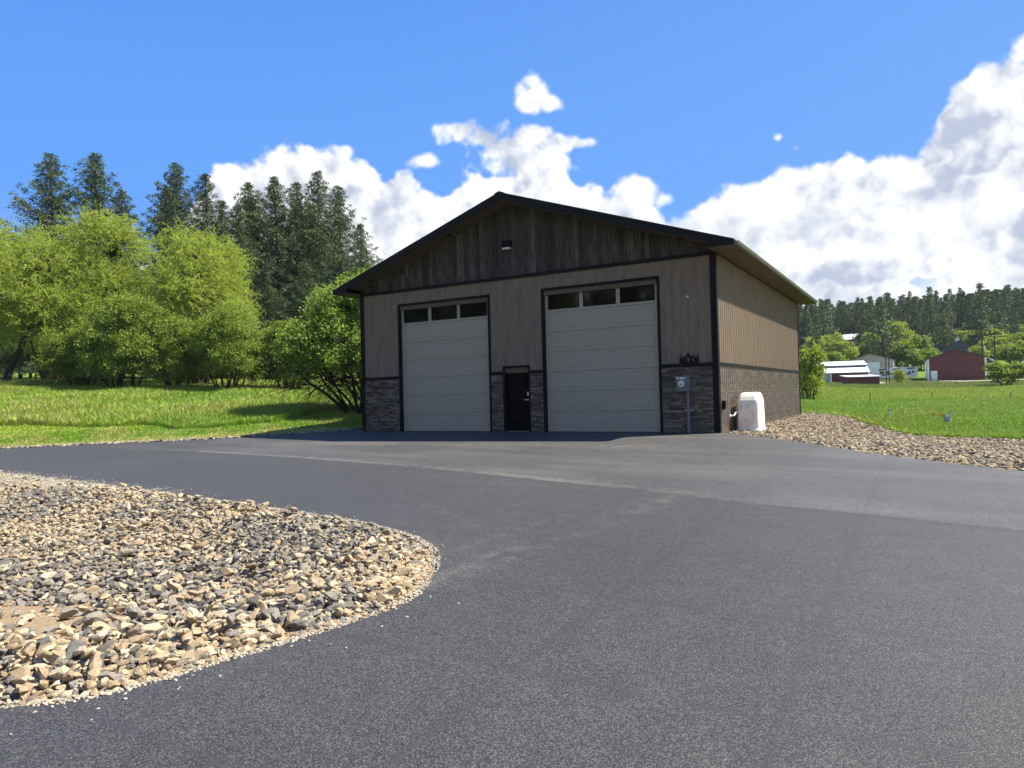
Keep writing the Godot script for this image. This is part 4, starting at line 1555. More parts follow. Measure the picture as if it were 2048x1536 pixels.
	ln.hexa([Vector3(-0.13, -0.15, 0.12), Vector3(0.13, -0.15, 0.12), Vector3(0.13, -0.15, 0.02), Vector3(-0.13, -0.15, 0.02), Vector3(-0.13, -0.102, 0.15), Vector3(0.13, -0.102, 0.15), Vector3(0.13, -0.102, 0.01), Vector3(-0.13, -0.102, 0.01)])
	part("lamp_lens", ln.build(M.lens), wl)
	# small camera dot over the meter and an outlet box on the side wall
	var cm := MB.new()
	cm.tube(Vector3(5.52, 3.72, GZ + 0.0), Vector3(5.52, 3.72, GZ + 0.06), 0.035, 0.03, 12, true)
	part("wall_sensor", cm.build(M.lens), g)
	box_part("outlet_box", Vector3(GX + 0.01, 0.62, GZ - 0.42), Vector3(GX + 0.10, 0.86, GZ - 0.26), M.black_trim, g)

func make_wall_things() -> void:
	# electric meter on its conduit, in front of the ledge stone
	var zf := -19.19 + 0.05
	var m := thing("electric_meter", "grey electric meter box on a conduit against dark ledge stone", "meter", Vector3(-5.66, 0, zf))
	var b := MB.new()
	b.chamfer_box(Vector3(-0.27, 1.13, 0.0), Vector3(0.10, 1.56, 0.13), 0.012)
	part("meter_box", b.build(M.meter_grey), m)
	b = MB.new()
	b.tube(Vector3(-0.105, 1.345, 0.13), Vector3(-0.105, 1.345, 0.15), 0.098, 0.098, 24, true)
	part("meter_ring", b.build(M.nickel), m)
	b = MB.new()
	b.tube(Vector3(-0.105, 1.345, 0.15), Vector3(-0.105, 1.345, 0.20), 0.08, 0.07, 24, true)
	part("meter_dial", b.build(M.meter_face), m)
	b = MB.new()
	b.box(Vector3(-0.14, 1.315, 0.201), Vector3(-0.07, 1.345, 0.203))
	part("meter_display", b.build(M.graphic_grey), m)
	b = MB.new()
	b.tube(Vector3(0.04, 0.0, 0.055), Vector3(0.04, 1.13, 0.055), 0.042, 0.042, 14, true)
	part("conduit", b.build(M.meter_grey), m)
	for s in [-1.0, 1.0]:
		box_part("conduit_strap", Vector3(0.04 + s * 0.075 - 0.03, 0.60, 0.0), Vector3(0.04 + s * 0.075 + 0.03, 0.63, 0.03), M.nickel, m)
	box_part("printed_label", Vector3(-0.16, 1.475, 0.1305), Vector3(-0.01, 1.515, 0.1325), M.label_white, m)
	box_part("printed_sticker", Vector3(-0.25, 1.475, 0.1305), Vector3(-0.19, 1.53, 0.1325), M.label_yellow, m)
	# cut-steel mountain scene standing on the band over the meter
	var a := thing("metal_wall_art", "black cut steel mountain and pine silhouette above the electric meter", "wall art", Vector3(-5.58, 1.90, -19.19 + 0.022))
	var t0 := 0.0
	var t1 := 0.012
	b = MB.new()
	b.box(Vector3(-0.26, 0.0, t0), Vector3(0.26, 0.035, t1))
	part("base_bar", b.build(M.black_trim), a)
	for k in [[-0.03, 0.30, 0.15], [-0.14, 0.21, 0.10], [0.10, 0.24, 0.11]]:
		b = MB.new()
		b.prism(PackedVector2Array([Vector2(k[0] - k[2], 0.036), Vector2(k[0] - k[2] * 0.55, 0.036), Vector2(k[0] - 0.01, k[1] * 0.62), Vector2(k[0] + 0.02, k[1] * 0.5), Vector2(k[0] + k[2] * 0.6, 0.036), Vector2(k[0] + k[2], 0.036), Vector2(k[0] + 0.03, k[1] * 0.85), Vector2(k[0], k[1])]), t0, t1 - 0.002 - 0.001 * absf(k[0]) * 10.0)
		part("mountain_outline", b.build(M.black_trim), a)
	for k in [[-0.235, 0.26], [-0.18, 0.17], [0.185, 0.19], [0.235, 0.27]]:
		b = MB.new()
		var h: float = k[1]
		var pts := PackedVector2Array()
		for q in [[0.008, 0.036], [0.008, 0.2], [0.05, 0.2], [0.022, 0.45], [0.038, 0.45], [0.014, 0.72], [0.024, 0.72], [0.0, 1.0], [-0.024, 0.72], [-0.014, 0.72], [-0.038, 0.45], [-0.022, 0.45], [-0.05, 0.2], [-0.008, 0.2], [-0.008, 0.036]]:
			pts.append(Vector2(k[0] + q[0] * 0.8, (q[1] * h) if q[1] > 0.1 else 0.036))
		b.prism(pts, t1 + 0.001, t1 + 0.009)
		part("pine_cutout", b.build(M.black_trim), a)
	# moulded white cover at the corner, with the pipe behind it
	var w := thing("well_cover", "white moulded plastic cover on the rocks beside the garage corner", "utility cover", Vector3(-4.36, -0.02, -20.95))
	var c := MB.new()
	var ring := func(hx: float, hz: float, y: float, oz: float) -> Array:
		var r := []
		for q in 32:
			var an := TAU * q / 32.0
			var ca := cos(an)
			var sa := sin(an)
			r.append(Vector3(signf(ca) * pow(absf(ca), 0.28) * hx, y, signf(sa) * pow(absf(sa), 0.28) * hz + oz))
		return r
	var prof := [[0.335, 0.50, 0.0, 0.0], [0.335, 0.50, 0.04, 0.0], [0.315, 0.475, 0.06, 0.0], [0.305, 0.465, 0.50, 0.0], [0.300, 0.455, 0.78, -0.005], [0.292, 0.44, 0.86, -0.012], [0.270, 0.395, 0.96, -0.03], [0.245, 0.345, 1.035, -0.045], [0.215, 0.30, 1.07, -0.05], [0.16, 0.24, 1.085, -0.05]]
	var last: Array = []
	var rings := []
	for p in prof:
		rings.append(ring.call(p[0], p[1], p[2], p[3]))
	for k in rings.size() - 1:
		for q in 32:
			var r := (q + 1) % 32
			c.quad(rings[k][r], rings[k][q], rings[k + 1][q], rings[k + 1][r])
	for q in range(1, 31):
		c.tri(rings[-1][0], rings[-1][q + 1], rings[-1][q])
	part("cover_shell", c.build(M.tank_white), w)
	c = MB.new()
	c.box(Vector3(-0.2, 0.10, 0.466), Vector3(0.2, 0.70, 0.474))
	part("front_panel", c.build(M.tank_white), w)
	c = MB.new()
	c.tube(Vector3(0.29, 0.80, 0.10), Vector3(0.312, 0.80, 0.10), 0.03, 0.03, 12, true)
	part("vent_plug", c.build(M.plastic_grey), w)
	var pp := thing("water_pipe", "white elbow pipe between the garage wall and white cover", "pipe", Vector3(-4.72, 0.0, -20.28))
	c = MB.new()
	c.tube(Vector3(-0.08, 0.42, 0.0), Vector3(0.03, 0.42, 0.0), 0.022, 0.022, 10, true)
	c.tube(Vector3(0.03, 0.42, 0.0), Vector3(0.06, 0.52, -0.16), 0.022, 0.022, 10, true)
	c.tube(Vector3(0.06, 0.52, -0.16), Vector3(0.10, 0.52, -0.3), 0.022, 0.022, 10, true)
	part("pipe_run", c.build(M.pvc), pp)
	c = MB.new()
	c.tube(Vector3(-0.075, 0.42, 0.0), Vector3(-0.06, 0.42, 0.0), 0.05, 0.05, 12, true)
	part("wall_flange", c.build(M.pvc), pp)


# ---------------------------------------------------------------- trees
func side_of(d: Vector3) -> Vector3:
	var s := d.cross(rdir())
	return s.normalized() if s.length() > 0.01 else Vector3.RIGHT

# lobes: [centre, radii]; clumps spread through the shell of the lobes; each clump a spray of leaves. Returns [wood, crown].
func broadleaf(o: Dictionary) -> Array:
	rng.seed = o.seed
	var crown := MB.new()
	crown.colored = true
	var wood := MB.new()
	var lobes: Array = o.lobes
	var total := 0.0
	for l in lobes:
		total += l[1].x * l[1].y + l[1].y * l[1].z + l[1].x * l[1].z
	var ends := []
	for l in lobes:
		var share: float = (l[1].x * l[1].y + l[1].y * l[1].z + l[1].x * l[1].z) / total
		for i in int(o.clumps * share):
			var d := rdir()
			if d.y < -0.35 and rng.randf() < 0.5:
				d.y = -d.y
			var r := pow(rng.randf(), 0.33) * rf(0.72, 1.10)
			var p: Vector3 = l[0] + d * l[1] * r
			var buried := false
			for k in lobes:
				if k != l and ((p - k[0]) / k[1]).length() < 0.6:
					buried = true
			if not buried and p.y > o.low:
				ends.append([p, (p - l[0]).normalized(), r])
	var c0: Color = o.c0
	var c1: Color = o.c1
	for e in ends:
		var p: Vector3 = e[0]
		var out: Vector3 = e[1]
		var clump_tone := rng.randf()
		var size: float = o.clump * rf(0.6, 1.35)
		if o.feather:   # twigs that rise and arch over, leaves set along them
			for t in 5:
				var d := (out * 0.7 + rdir() * 0.75 + Vector3(0, 0.75, 0)).normalized()
				var q := p + rdir() * size * 0.3
				var steps := int(o.leaves / 5)
				for s in steps:
					d = (d + Vector3(0, -0.075, 0) + rdir() * 0.12).normalized()
					q += d * (size * 1.45 / steps)
					var v := rf(0.72, 1.22)
					var c := c0.lerp(c1, clampf(clump_tone * 0.6 + rng.randf() * 0.4, 0, 1))
					crown.tint = Color(c.r * v, c.g * v, c.b * v)
					var al := (d + rdir() * 0.9).normalized()
					crown.leaf(q, al, side_of(al), o.leaf * rf(0.7, 1.3), o.leaf * rf(0.28, 0.5))
		else:
			for s in int(o.leaves):
				var q := p + rdir() * Vector3(1.15, 0.75, 1.15) * size * pow(rng.randf(), 0.5)
				var v := rf(0.72, 1.22)
				var c := c0.lerp(c1, clampf(clump_tone * 0.6 + rng.randf() * 0.4, 0, 1))
				crown.tint = Color(c.r * v, c.g * v, c.b * v)
				var al := (out * 0.4 + rdir() + Vector3(0, -0.15, 0)).normalized()
				crown.leaf(q, al, side_of(al), o.leaf * rf(0.7, 1.3), o.leaf * rf(0.45, 0.7))
	# stems splay from the base, then branch towards clumps
	var stems: int = o.stems
	var tips := []
	for i in stems:
		var a := TAU * (i + rf(-0.3, 0.3)) / stems
		var foot: Vector3 = Vector3(cos(a), 0, sin(a)) * o.foot * rf(0.3, 1.0)
		var l: Array = lobes[i % lobes.size()]
		var target: Vector3 = l[0] + Vector3(cos(a), rf(-0.2, 0.4), sin(a)) * l[1] * 0.45
		if o.has("lean"):
			target += o.lean
		var r: float = o.stem_r * rf(0.6, 1.1)
		var prev: Vector3 = foot - Vector3(0, 0.3, 0)
		var n := 6
		for k in range(1, n + 1):
			var t := float(k) / n
			var q: Vector3 = foot.lerp(target, t) + Vector3(cos(a), 0.3, sin(a)) * sin(t * PI) * 0.35 * o.bow + rdir() * 0.06
			wood.tube(prev, q, r * (1.0 - 0.75 * (t - 1.0 / n)), r * (1.0 - 0.75 * t), 7)
			prev = q
			if k >= 2:
				tips.append([q, r * (1.0 - 0.75 * t)])
	var made := 0
	for e in ends:
		if made >= o.twigs:
			break
		if rng.randf() > float(o.twigs) * 1.3 / ends.size():
			continue
		made += 1
		var best: Array = tips[0]
		var bd := 1e9
		for t in tips:
			var d: float = t[0].distance_to(e[0]) + maxf(0.0, t[0].y - e[0].y) * 1.5
			if d < bd:
				bd = d
				best = t
		var m: Vector3 = best[0].lerp(e[0], 0.5) + Vector3(0, 0.12 * bd, 0) + rdir() * 0.1 * bd
		var r0: float = minf(best[1] * 0.7, 0.02 + 0.012 * bd)
		wood.tube(best[0], m, r0, r0 * 0.65, 5)
		wood.tube(m, e[0], r0 * 0.65, 0.008, 5)
	# bare lower twigs that hang and spread under the crown
	for i in int(o.get("skirt", 0)):
		var t: Array = tips[rng.randi() % tips.size()]
		var a := rng.randf() * TAU
		var q: Vector3 = t[0]
		var d := Vector3(cos(a), rf(-0.25, 0.1), sin(a))
		var r := rf(0.012, 0.028)
		for k in 5:
			d = (d + Vector3(0, -0.16, 0) + rdir() * 0.25).normalized()
			var nq := q + d * rf(0.3, 0.55)
			if nq.y < 0.25:
				break
			wood.tube(q, nq, r, r * 0.72, 4)
			if k > 1:
				var dd := (d + rdir() * 0.8).normalized()
				wood.tube(nq, nq + dd * rf(0.2, 0.5), r * 0.5, 0.004, 3)
			q = nq
			r *= 0.72
	return [wood.build(M[o.bark]), crown.build(M[o.leaf_mat])]

func conifer(o: Dictionary) -> Array:
	rng.seed = o.seed
	var H: float = o.h
	var R: float = o.r
	var crown := MB.new()
	crown.colored = true
	var wood := MB.new()
	var prev := Vector3(0, -0.4, 0)
	var lean := Vector3(rf(-0.02, 0.02), 0, rf(-0.02, 0.02))
	var n := 8
	var spine := func(y: float) -> Vector3: return Vector3(lean.x * y, y, lean.z * y)
	for k in range(1, n + 1):
		var y := H * 0.97 * k / n
		var q: Vector3 = spine.call(y)
		wood.tube(prev, q, H * 0.014 * (1.0 - 0.92 * (k - 1.0) / n), H * 0.014 * (1.0 - 0.92 * float(k) / n), 7)
		prev = q
	var nb: int = o.branches
	var y0: float = H * o.bare
	var spin := rng.randf() * TAU
	for i in nb:
		var t := (i + rng.randf()) / nb
		t = 1.0 - pow(1.0 - t, 1.15)
		var y := lerpf(y0, H * 0.985, t)
		spin += 2.4 + rf(-0.5, 0.5)
		var L: float = R * (pow(1.0 - t, o.taper) * rf(0.42, 1.2) + 0.04)
		if t < 0.18:
			L *= rf(0.55, 1.0)
		if rng.randf() < o.gaps:
			L *= 0.45
		var rise := lerpf(-0.22, 0.75, pow(t, 1.3)) + rf(-0.12, 0.12)
		var d := Vector3(cos(spin), rise, sin(spin)).normalized()
		var root: Vector3 = spine.call(y)
		var tip := root + d * L + Vector3(0, 0.14 * L, 0)
		var mid := root + d * L * 0.5 - Vector3(0, 0.05 * L, 0)
		wood.tube(root, mid, 0.02 + 0.012 * L, 0.012 + 0.006 * L, 4)
		wood.tube(mid, tip, 0.012 + 0.006 * L, 0.006, 4)
		var flat := Vector3(-sin(spin), 0.1, cos(spin))
		var puffs := maxi(1, int(round(L * o.tufts)))
		for k in puffs:
			var u := clampf((k + rf(0.4, 1.0)) / puffs, 0.12, 1.0)
			var q := (root.lerp(mid, u * 2.0) if u < 0.5 else mid.lerp(tip, u * 2.0 - 1.0)) + flat * rf(-1, 1) * L * 0.30 * (1.15 - u * 0.75)
			var tone := rf(0.7, 1.3)
			var c: Color = o.c0.lerp(o.c1, rng.randf())
			var pr: float = o.puff * rf(0.6, 1.25) * (0.5 + 0.5 * (1.0 - t))
			for s in int(o.blades):
				var v := tone * rf(0.8, 1.2)
				crown.tint = Color(c.r * v, c.g * v, c.b * v)
				var out := rdir()
				out = (out + d * 0.45 + Vector3(0, 0.25, 0)).normalized()
				var from := q + out * Vector3(1.0, 0.6, 1.0) * pr * rng.randf()
				crown.leaf(from, out, side_of(out), o.needle * rf(0.7, 1.25) * (0.72 + 0.28 * (1.0 - t)), o.needle * o.wide * rf(0.7, 1.3) * (0.72 + 0.28 * (1.0 - t)))
	for s in 14:
		crown.tint = o.c0
		var al := (rdir() * 0.5 + Vector3(0, 1, 0)).normalized()
		crown.leaf(spine.call(H * rf(0.95, 0.99)), al, side_of(al), o.needle * 0.5, o.needle * o.wide * 0.5)
	return [wood.build(M.pine_bark), crown.build(M.needle)]

func plant(called: String, kit: Array, at: Vector2, turn: float, size: Vector3, label: String, category: String, group: String) -> Node3D:
	var t := thing(called, label, category, Vector3(at.x, ground_h(at.x, at.y) - 0.05, at.y), turn, group)
	t.scale = size
	part("trunk", kit[0], t)
	part("crown", kit[1], t)
	return t

func make_trees() -> void:
	var pale0 := Color(0.255, 0.335, 0.060)
	var pale1 := Color(0.415, 0.485, 0.125)
	var mid0 := Color(0.155, 0.23, 0.032)
	var mid1 := Color(0.275, 0.35, 0.06)
	var willow := []
	willow.append(broadleaf({"seed": 301, "lobes": [[Vector3(0, 6.2, 0), Vector3(3.4, 3.6, 3.2)], [Vector3(-1.7, 8.2, 0.4), Vector3(2.3, 2.5, 2.2)], [Vector3(1.7, 8.7, -0.3), Vector3(2.4, 2.6, 2.3)], [Vector3(0.1, 9.6, 0.2), Vector3(1.9, 1.9, 1.9)], [Vector3(-2.9, 4.9, 1.0), Vector3(1.8, 2.4, 1.9)], [Vector3(2.9, 5.2, 0.8), Vector3(1.9, 2.6, 1.9)], [Vector3(0.3, 4.4, 2.2), Vector3(2.2, 2.3, 1.6)]], "clumps": 860, "leaves": 90, "leaf": 0.135, "clump": 0.62, "low": 1.0, "feather": true, "c0": pale0, "c1": pale1, "stems": 3, "foot": 0.5, "stem_r": 0.24, "bow": 1.0, "twigs": 150, "bark": "bark", "leaf_mat": "willow_leaf"}))
	willow.append(broadleaf({"seed": 302, "lobes": [[Vector3(0, 5.8, 0), Vector3(3.0, 3.4, 3.0)], [Vector3(-1.5, 8.0, 0.2), Vector3(1.9, 2.3, 1.9)], [Vector3(1.3, 8.3, 0.4), Vector3(2.1, 2.2, 2.0)], [Vector3(2.9, 6.0, 0.2), Vector3(1.6, 2.1, 1.6)], [Vector3(-2.8, 5.4, 0.6), Vector3(1.7, 2.4, 1.8)], [Vector3(0.5, 4.2, 2.0), Vector3(2.2, 2.0, 1.6)]], "clumps": 740, "leaves": 90, "leaf": 0.135, "clump": 0.62, "low": 1.0, "feather": true, "c0": pale0, "c1": pale1, "stems": 4, "foot": 0.6, "stem_r": 0.20, "bow": 1.2, "twigs": 130, "bark": "bark", "leaf_mat": "willow_leaf"}))
	var shrub := []
	shrub.append(broadleaf({"seed": 311, "lobes": [[Vector3(0, 2.9, 0), Vector3(2.3, 1.9, 2.1)], [Vector3(-1.4, 3.6, 0.3), Vector3(1.3, 1.3, 1.3)], [Vector3(1.3, 3.9, 0.0), Vector3(1.4, 1.4, 1.4)], [Vector3(0.2, 4.4, 0.2), Vector3(1.1, 1.0, 1.1)], [Vector3(-1.9, 2.2, 0.5), Vector3(1.0, 1.1, 1.0)], [Vector3(1.9, 2.1, 0.7), Vector3(1.0, 1.2, 1.1)], [Vector3(0.0, 1.5, 0.6), Vector3(2.3, 0.9, 1.9)]], "clumps": 640, "leaves": 70, "leaf": 0.12, "clump": 0.42, "low": 0.4, "feather": false, "c0": mid0, "c1": mid1, "stems": 9, "foot": 0.75, "stem_r": 0.085, "bow": 1.3, "twigs": 120, "skirt": 50, "bark": "bark", "leaf_mat": "shrub_leaf"}))
	shrub.append(broadleaf({"seed": 312, "lobes": [[Vector3(0, 2.7, 0), Vector3(1.9, 1.8, 1.8)], [Vector3(-1.0, 3.5, 0.2), Vector3(1.2, 1.3, 1.2)], [Vector3(1.1, 3.3, 0.3), Vector3(1.3, 1.3, 1.2)], [Vector3(0.1, 4.0, -0.2), Vector3(1.0, 0.9, 1.0)], [Vector3(1.6, 2.0, 0.3), Vector3(0.9, 0.9, 0.9)], [Vector3(0.0, 1.5, 0.4), Vector3(1.9, 0.9, 1.7)]], "clumps": 520, "leaves": 70, "leaf": 0.12, "clump": 0.42, "low": 0.4, "feather": false, "c0": mid0, "c1": mid1, "stems": 8, "foot": 0.5, "stem_r": 0.08, "bow": 1.2, "twigs": 100, "skirt": 40, "bark": "bark", "leaf_mat": "shrub_leaf"}))
	# the near bush by the garage: leafy above, bare splayed stems below
	var bush := broadleaf({"seed": 320, "lobes": [[Vector3(-0.3, 3.5, 0), Vector3(2.3, 1.7, 2.1)], [Vector3(-1.5, 3.1, 0.5), Vector3(1.5, 1.3, 1.4)], [Vector3(1.2, 3.9, 0.2), Vector3(1.6, 1.5, 1.5)], [Vector3(0.2, 4.9, 0.1), Vector3(1.3, 1.0, 1.3)], [Vector3(-1.1, 4.5, -0.2), Vector3(1.1, 1.0, 1.1)], [Vector3(1.7, 2.7, 0.5), Vector3(1.2, 1.2, 1.2)], [Vector3(-2.4, 2.6, 0.3), Vector3(1.2, 1.2, 1.2)], [Vector3(-0.4, 2.3, 0.4), Vector3(2.0, 0.9, 1.7)], [Vector3(0.6, 5.4, 0.0), Vector3(1.0, 0.7, 1.0)]], "clumps": 720, "leaves": 66, "leaf": 0.125, "clump": 0.42, "low": 1.0, "feather": false, "c0": Color(0.165, 0.265, 0.038), "c1": Color(0.31, 0.42, 0.085), "stems": 16, "foot": 0.7, "stem_r": 0.075, "bow": 0.6, "lean": Vector3(-0.9, 0, -0.6), "twigs": 260, "skirt": 420, "bark": "bark", "leaf_mat": "shrub_leaf"})
	plant("broadleaf_bush", bush, Vector2(-21.3, -23.6), 0.55, Vector3(1.06, 1.06, 1.06), "large green bush with bare splayed stems at the garage corner", "bush", "")
	plant("willow_tree", willow[0], Vector2(-48.9, -27.2), 0.4, Vector3.ONE * 1.02, "tallest pale green willow, rising over the round shrubs", "tree", "pale willows")
	plant("willow_tree", willow[1], Vector2(-42.6, -30.9), 1.9, Vector3.ONE * 1.03, "pale green willow just before the dark pine clump", "tree", "pale willows")
	plant("willow_tree", willow[0], Vector2(-50.8, -22.4), 3.4, Vector3(0.98, 0.9, 0.98), "pale green willow with dark leaning trunks at the picture's edge", "tree", "pale willows")
	plant("willow_tree", willow[1], Vector2(-56.5, -28.6), 5.0, Vector3(1.2, 1.04, 1.2), "pale green willow behind the willow with leaning trunks", "tree", "pale willows")
	plant("willow_tree", willow[1], Vector2(-46.0, -33.4), 2.9, Vector3(1.0, 0.92, 1.0), "pale green willow filling in between the two taller willows", "tree", "pale willows")
	plant("leafy_shrub", shrub[0], Vector2(-41.9, -25.3), 0.0, Vector3(1.08, 1.08, 1.08), "broad round green shrub under the tallest willow", "shrub", "green shrubs under the willows")
	plant("leafy_shrub", shrub[1], Vector2(-39.4, -26.9), 0.8, Vector3(0.95, 0.95, 0.95), "narrow green shrub with dark stems between the two broad shrubs", "shrub", "green shrubs under the willows")
	plant("leafy_shrub", shrub[0], Vector2(-35.9, -28.0), 2.3, Vector3(1.0, 1.0, 1.0), "broad green shrub next to the large bush at the garage", "shrub", "green shrubs under the willows")
	plant("leafy_shrub", shrub[1], Vector2(-33.6, -30.8), 3.6, Vector3(1.0, 0.95, 1.0), "green shrub half hidden behind the bush at the garage", "shrub", "green shrubs under the willows")
	plant("leafy_shrub", shrub[1], Vector2(-45.8, -24.9), 4.4, Vector3(0.95, 0.8, 0.95), "low green shrub beside the leaning willow trunks", "shrub", "green shrubs under the willows")
	# pines
	var dark0 := Color(0.052, 0.084, 0.032)
	var dark1 := Color(0.116, 0.156, 0.056)
	var pine := []
	pine.append(conifer({"seed": 331, "taper": 0.86, "h": 24.0, "r": 8.2, "branches": 200, "bare": 0.08, "gaps": 0.16, "tufts": 2.2, "puff": 0.62, "blades": 36, "needle": 0.34, "wide": 0.26, "c0": dark0, "c1": dark1}))
	pine.append(conifer({"seed": 332, "taper": 0.86, "h": 22.0, "r": 7.2, "branches": 185, "bare": 0.10, "gaps": 0.20, "tufts": 2.2, "puff": 0.62, "blades": 36, "needle": 0.34, "wide": 0.26, "c0": dark0, "c1": dark1}))
	pine.append(conifer({"seed": 333, "taper": 0.86, "h": 20.0, "r": 6.2, "branches": 170, "bare": 0.10, "gaps": 0.16, "tufts": 2.3, "puff": 0.58, "blades": 36, "needle": 0.32, "wide": 0.26, "c0": dark0, "c1": dark1}))
	var spots := [[-79.5, -40.4, 0, 1.0, "tall dark pine, the first of the pair over the willows"], [-76.1, -42.4, 1, 1.10, "tall dark pine, the second of the pair over the willows"], [-70.4, -42.2, 2, 0.98, "shorter dark pine beside the tall pair over the willows"], [-70.6, -49.1, 0, 0.99, "tall dark pine over the willow nearest the pine clump"], [-68.8, -51.2, 2, 1.14, "slim dark pine close behind the lone tall pine"], [-64.2, -49.3, 2, 0.95, "low open pine between the lone tall pine and pine clump"], [-58.9, -49.0, 1, 0.92, "dark pine at the willow side of the pine clump"], [-58.8, -52.5, 1, 0.97, "broad dark pine, second in the pine clump"], [-61.0, -57.0, 2, 1.10, "slim pine showing between two broader ones in the clump"], [-54.6, -53.8, 0, 0.915, "tallest pine of the clump behind the bush"], [-53.8, -56.6, 0, 0.865, "dark pine of the clump nearest the garage roof"], [-48.2, -53.6, 2, 0.78, "lowest pine of the clump, just over the garage eave"], [-93.7, -43.7, 2, 0.86, "small far pine at the picture's edge over willows"], [-66.5, -44.5, 2, 1.0, "thin pine at the end of the tall pair over the willows"], [-63.5, -60.0, 1, 0.95, "dark pine at the back of the pine clump"], [-57.0, -46.0, 2, 0.85, "dense low pine in front of the pine clump"], [-61.5, -51.0, 0, 0.80, "shorter pine filling the middle of the clump"], [-52.0, -50.5, 1, 0.80, "shorter pine on the garage side of the clump"]]
	for i in spots.size():
		var s: Array = spots[i]
		plant("pine_tree", pine[s[2]], Vector2(s[0], s[1]), i * 1.7, Vector3(s[3] * rf(0.98, 1.12), s[3], s[3] * rf(0.98, 1.12)), s[4], "pine", "dark pines behind the willows")
	# low dark growth that closes the view under and behind the willows
	var low := [[-110.5, -45.4], [-111.5, -50.7], [-105.0, -55.0], [-100.5, -57.1], [-93.2, -59.1], [-85.2, -56.8], [-82.8, -61.6], [-74.1, -61.0], [-71.8, -64.6], [-66.4, -65.4], [-91.1, -39.4], [-91.6, -43.8], [-89.1, -47.5], [-80.5, -48.0], [-52.7, -45.6], [-46.9, -44.4], [-97.0, -36.0], [-104.0, -40.0], [-62.0, -42.0], [-73.0, -36.5], [-80.0, -34.5], [-86.0, -33.0]]
	for i in low.size():
		plant("low_pine", pine[i % 3], Vector2(low[i][0], low[i][1]), i * 0.9, Vector3(0.62, 0.44 + 0.05 * (i % 3), 0.62), "low dark pine in the shade behind the willows", "pine", "low pines behind the willows")
	# pines across the drive from the doors: out of frame, mirrored in the door windows
	var mirror := []
	for i in 26:
		var an := deg_to_rad(lerpf(188.0, 78.0, i / 25.0))
		var far_off := 40.0 + 9.0 * sin(i * 2.4)
		mirror.append([-16.0 + cos(an) * far_off * 1.15, 4.0 - sin(an) * -far_off])
	for i in mirror.size():
		plant("pine_tree", pine[i % 3], Vector2(mirror[i][0], mirror[i][1]), i * 2.1, Vector3.ONE * (0.85 + 0.04 * (i % 4)), "dark pine across the drive, mirrored in the garage door windows", "pine", "pines mirrored in the door windows")
	# wooded hill
	var far := []
	for i in 5:
		far.append(conifer({"seed": 341 + i, "taper": 0.95, "h": 20.0, "r": [4.4, 5.0, 3.8, 4.6, 5.4][i], "branches": 95, "bare": 0.03, "gaps": 0.12, "tufts": 1.1, "puff": 0.85, "blades": 16, "needle": 0.75, "wide": 0.36, "c0": Color(0.072, 0.110, 0.044), "c1": Color(0.150, 0.198, 0.074)}))
	rng.seed = 350
	var placed := []
	var tries := 0
	while placed.size() < 290 and tries < 20000:
		tries += 1
		var depth := lerpf(186.0, 330.0, pow(rng.randf(), 0.8))
		var k := rf(0.375, 0.79)
		var p := Vector2(-0.5045 * depth + 0.863 * k * depth, -0.8633 * depth - 0.505 * k * depth)
		var ok := true
		for q in placed:
			if q.distance_squared_to(p) < 12.0:
				ok = false
				break
		if k > 0.452 and k < 0.497 and depth < 233.0:
			continue
		if not ok or Rect2(-27, -262, 13, 14).has_point(p) or Rect2(-6, -215, 22, 22).has_point(p):
			continue
		placed.append(p)
		var s := rf(0.48, 0.95)
		plant("hill_conifer", far[rng.randi() % 5], p, rng.randf() * TAU, Vector3(s * rf(0.9, 1.2), s, s * rf(0.9, 1.2)), "dark conifer in the wood on the far hillside", "conifer", "conifers on the far hillside")
	# the rest of the wood, past the nearest trunks
	var deep := []
	var deep_tint := []
	for i in 1900:
		var depth := lerpf(205.0, 430.0, rng.randf())
		var k := rf(0.34, 0.86)
		var p := Vector2(-0.5045 * depth + 0.863 * k * depth, -0.8633 * depth - 0.505 * k * depth)
		if (k > 0.452 and k < 0.497 and depth < 233.0) or Rect2(-27, -262, 13, 14).has_point(p) or Rect2(-6, -215, 22, 22).has_point(p):
			continue
		var s := rf(0.45, 0.85)
		deep.append(Transform3D(Basis(Vector3.UP, rng.randf() * TAU).scaled_local(Vector3(s * 1.1, s, s * 1.1)), Vector3(p.x, ground_h(p.x, p.y), p.y)))
		var v := rf(0.65, 1.25)
		deep_tint.append(Color(v * rf(0.9, 1.15), v, v * rf(0.8, 1.05)))
	many("hillside_wood", far[0][1], deep, deep_tint, "deeper part of the dark wood on the far hillside", "wood")
	plant("lone_fir", far[1], Vector2(-8.6, -188.0), 1.0, Vector3(1.1, 0.86, 1.1), "broad dark fir standing free behind the tan metal building", "conifer", "")
	plant("lone_fir", far[2], Vector2(-20.3, -165.0), 2.0, Vector3(0.8, 0.66, 0.8), "small pale fir rising behind the white roofed barn", "conifer", "")
	# bushes of the valley
	var vb := []
	vb.append(broadleaf({"seed": 361, "lobes": [[Vector3(0, 2.2, 0), Vector3(2.4, 2.0, 2.2)], [Vector3(-1.3, 3.0, 0.3), Vector3(1.5, 1.4, 1.4)], [Vector3(1.4, 3.3, 0), Vector3(1.5, 1.5, 1.4)]], "clumps": 150, "leaves": 26, "leaf": 0.42, "clump": 0.6, "low": 0.2, "feather": false, "c0": Color(0.15, 0.23, 0.036), "c1": Color(0.29, 0.36, 0.075), "stems": 5, "foot": 0.4, "stem_r": 0.1, "bow": 1.0, "twigs": 20, "bark": "bark", "leaf_mat": "shrub_leaf"}))
